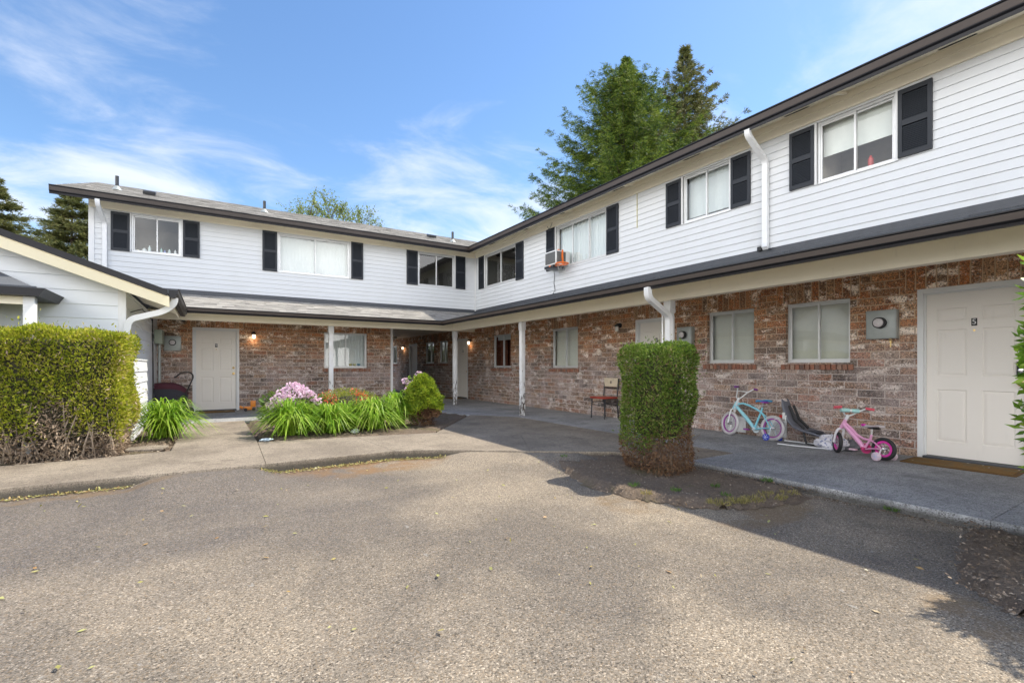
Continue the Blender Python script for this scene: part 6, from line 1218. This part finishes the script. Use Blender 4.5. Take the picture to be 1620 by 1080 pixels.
# ------------------------------------------------------------------ litter on the ground (stuff)
def scatter(name, label, n, poly_fn, size, mat, seed, zf, flat=.25, asp=.45):
    r = np.random.default_rng(seed); P = np.array([poly_fn(r) for _ in range(n)]); z = np.array([zf(x, y) for x, y in P]); P3 = np.column_stack([P, z + r.uniform(.003, .010, n)]); D = r.normal(0, 1, (n, 3)); D[:, 2] *= flat; L = r.uniform(size[0], size[1], n)
    D = unit(D); up_ = np.tile([0, 0, 1.0], (n, 1)) + r.normal(0, .25, (n, 3)); Sd = unit(np.cross(D, up_)); V = np.empty((n, 4, 3)); Ll = L[:, None]; V[:, 0] = P3; V[:, 1] = P3 + D * Ll * .5 + Sd * Ll * asp * .5; V[:, 2] = P3 + D * Ll; V[:, 3] = P3 + D * Ll * .5 - Sd * Ll * asp * .5; V[:, 1, 2] += .003; V[:, :, 2] = np.maximum(V[:, :, 2], (z + .002)[:, None])
    o = quads_np(name, V.reshape(-1, 3), mat); return tag(o, label, kind='stuff')
M['fleaf'] = leaf_mat('fallen_leaf', [(.16, .14, .04), (.28, .26, .08), (.40, .40, .16), (.36, .20, .08), (.55, .55, .42)], .1, .7)
M['chip'] = leaf_mat('bark_chip', [(.07, .05, .035), (.14, .10, .07), (.22, .16, .11), (.32, .25, .18), (.46, .40, .32)], 0.0, .9)
scatter('fallen_leaves', 'scattered small leaves on the asphalt', 150, lambda r: (r.uniform(-2.2, 4), 0.9 + 5.2 * r.uniform() ** .8), (.02, .055), 'fleaf', 81, lambda x, y: asphalt_z(x, y) + .004)
scatter('fallen_leaves', 'tiny dry flecks over the asphalt', 900, lambda r: (r.uniform(-3, 4.2), r.uniform(.8, 6.1)), (.006, .018), 'chip', 82, lambda x, y: asphalt_z(x, y) + .004)
def kl(a, b, w):
    def f(r): x = r.uniform(a, b); return (x, kerb_y(x) - abs(r.normal(0, w)) - .01)
    return f
scatter('kerb_litter', 'yellow plant litter gathered along the left kerb', 1100, kl(-3, -.65, .05), (.012, .04), 'fleaf', 83, lambda x, y: asphalt_z(x, y) + .006)
scatter('kerb_litter', 'yellow plant litter gathered along the middle kerb', 1400, kl(.5, 2.7, .06), (.012, .04), 'fleaf', 84, lambda x, y: asphalt_z(x, y) + .006)
scatter('kerb_litter', 'brown litter along the porch slab edge', 900, lambda r: (4.93 - abs(r.normal(0, .05)), r.uniform(.6, 3.7)), (.01, .035), 'chip', 85, lambda x, y: -.06 if y > 2.3 else -.10)
def inpoly(poly):
    x0 = min(p[0] for p in poly); x1 = max(p[0] for p in poly); y0_ = min(p[1] for p in poly); y1_ = max(p[1] for p in poly)
    def f(r):
        while True:
            x, y = r.uniform(x0, x1), r.uniform(y0_, y1_); c = False; j = len(poly) - 1
            for i in range(len(poly)):
                xi, yi = poly[i]; xj, yj = poly[j]
                if (yi > y) != (yj > y) and x < (xj - xi) * (y - yi) / (yj - yi) + xi: c = not c
                j = i
            if c: return (x, y)
    return f
bedB = [(3.75, 5.36), (4.66, 4.70), (4.97, 3.76), (4.97, 2.3), (4.4, 2.2), (3.8, 2.25), (3.4, 2.55), (3.15, 3.3), (3.15, 3.9), (3.4, 4.6)]
scatter('bark_chips', 'bark chips and dry debris round the tall clipped hedge', 3000, inpoly(bedB), (.008, .026), 'chip', 86, lambda x, y: -.045)
scatter('bark_chips', 'bark chips on the right hand soil bed', 2200, inpoly([(4.95, 1.25), (4.2, 1.1), (3.5, .95), (3.1, .5), (2.95, .2), (4.95, .0)]), (.01, .034), 'chip', 87, lambda x, y: -.045)
scatter('bark_chips', 'dry debris in the flower bed', 2200, inpoly([(.58, 8.12), (2.0, 7.88), (3.32, 7.62), (5.2, 10.05), (4.74, 11.5), (.6, 11.5)]), (.008, .025), 'chip', 88, lambda x, y: .008)
scatter('bark_chips', 'dry debris under the long hedge', 3500, inpoly([(-4, 7.66), (-1.2, 7.74), (-.44, 7.94), (-.42, 11.4), (-1.1, 11.4), (-1.1, 9.3), (-4, 8)]), (.012, .045), 'chip', 89, lambda x, y: .008)
def tufts(name, label, spots, seed, mat):
    r = np.random.default_rng(seed); P = []; D = []
    for (x, y, z, rad, n) in spots:
        a = r.uniform(0, 6.28, n); q = rad * np.sqrt(r.uniform(0, 1, n)); P.append(np.stack([x + q * np.cos(a), y + q * np.sin(a), np.full(n, z)], 1)); D.append(np.stack([np.cos(a) * .5, np.sin(a) * .5, np.ones(n)], 1) + r.normal(0, .3, (n, 3)))
    P = np.concatenate(P); D = np.concatenate(D); tag(quads_np(name, leaves(P, D, r.uniform(.02, .055, len(P)), .006, r), mat), label, kind='stuff')
tufts('grass_tufts', 'small dry grass tufts on the bed edge by the tall hedge', [(3.75, 2.55, -.05, .10, 160), (3.95, 2.48, -.05, .09, 140), (4.1, 2.45, -.05, .10, 120), (4.35, 2.42, -.05, .12, 160), (4.6, 2.4, -.05, .08, 80), (3.45, 3.1, -.05, .05, 50)], 91, leaf_mat('dry_grass', [(.16, .16, .04), (.28, .25, .08), (.36, .28, .12)], .3))
tufts('weeds', 'small green weeds in the soil by the tall hedge', [(3.55, 3.35, -.04, .05, 60), (3.75, 3.0, -.04, .05, 60), (4.2, 2.9, -.04, .04, 50), (4.85, 2.75, -.04, .05, 70), (4.9, 1.7, -.08, .05, 60), (4.0, 2.65, -.04, .04, 50), (3.9, 4.9, -.04, .04, 40)], 92, leaf_mat('weed', [(.06, .12, .02), (.12, .22, .04)], .3))
# flat stone at the bed corner
mb = MB(); mb.add([(x, y, z) for z in (.0, .03) for (x, y) in ((-.98, 8.12), (-.55, 8.02), (-.50, 8.32), (-.72, 8.45), (-.96, 8.36))], [(4, 3, 2, 1, 0), (5, 6, 7, 8, 9)] + [(i, (i + 1) % 5, 5 + (i + 1) % 5, 5 + i) for i in range(5)]); tag(build('stepping_stone', mb, 'concrete', None, bevel=.01), 'flat concrete stepping stone at the hedge corner', 'stone')
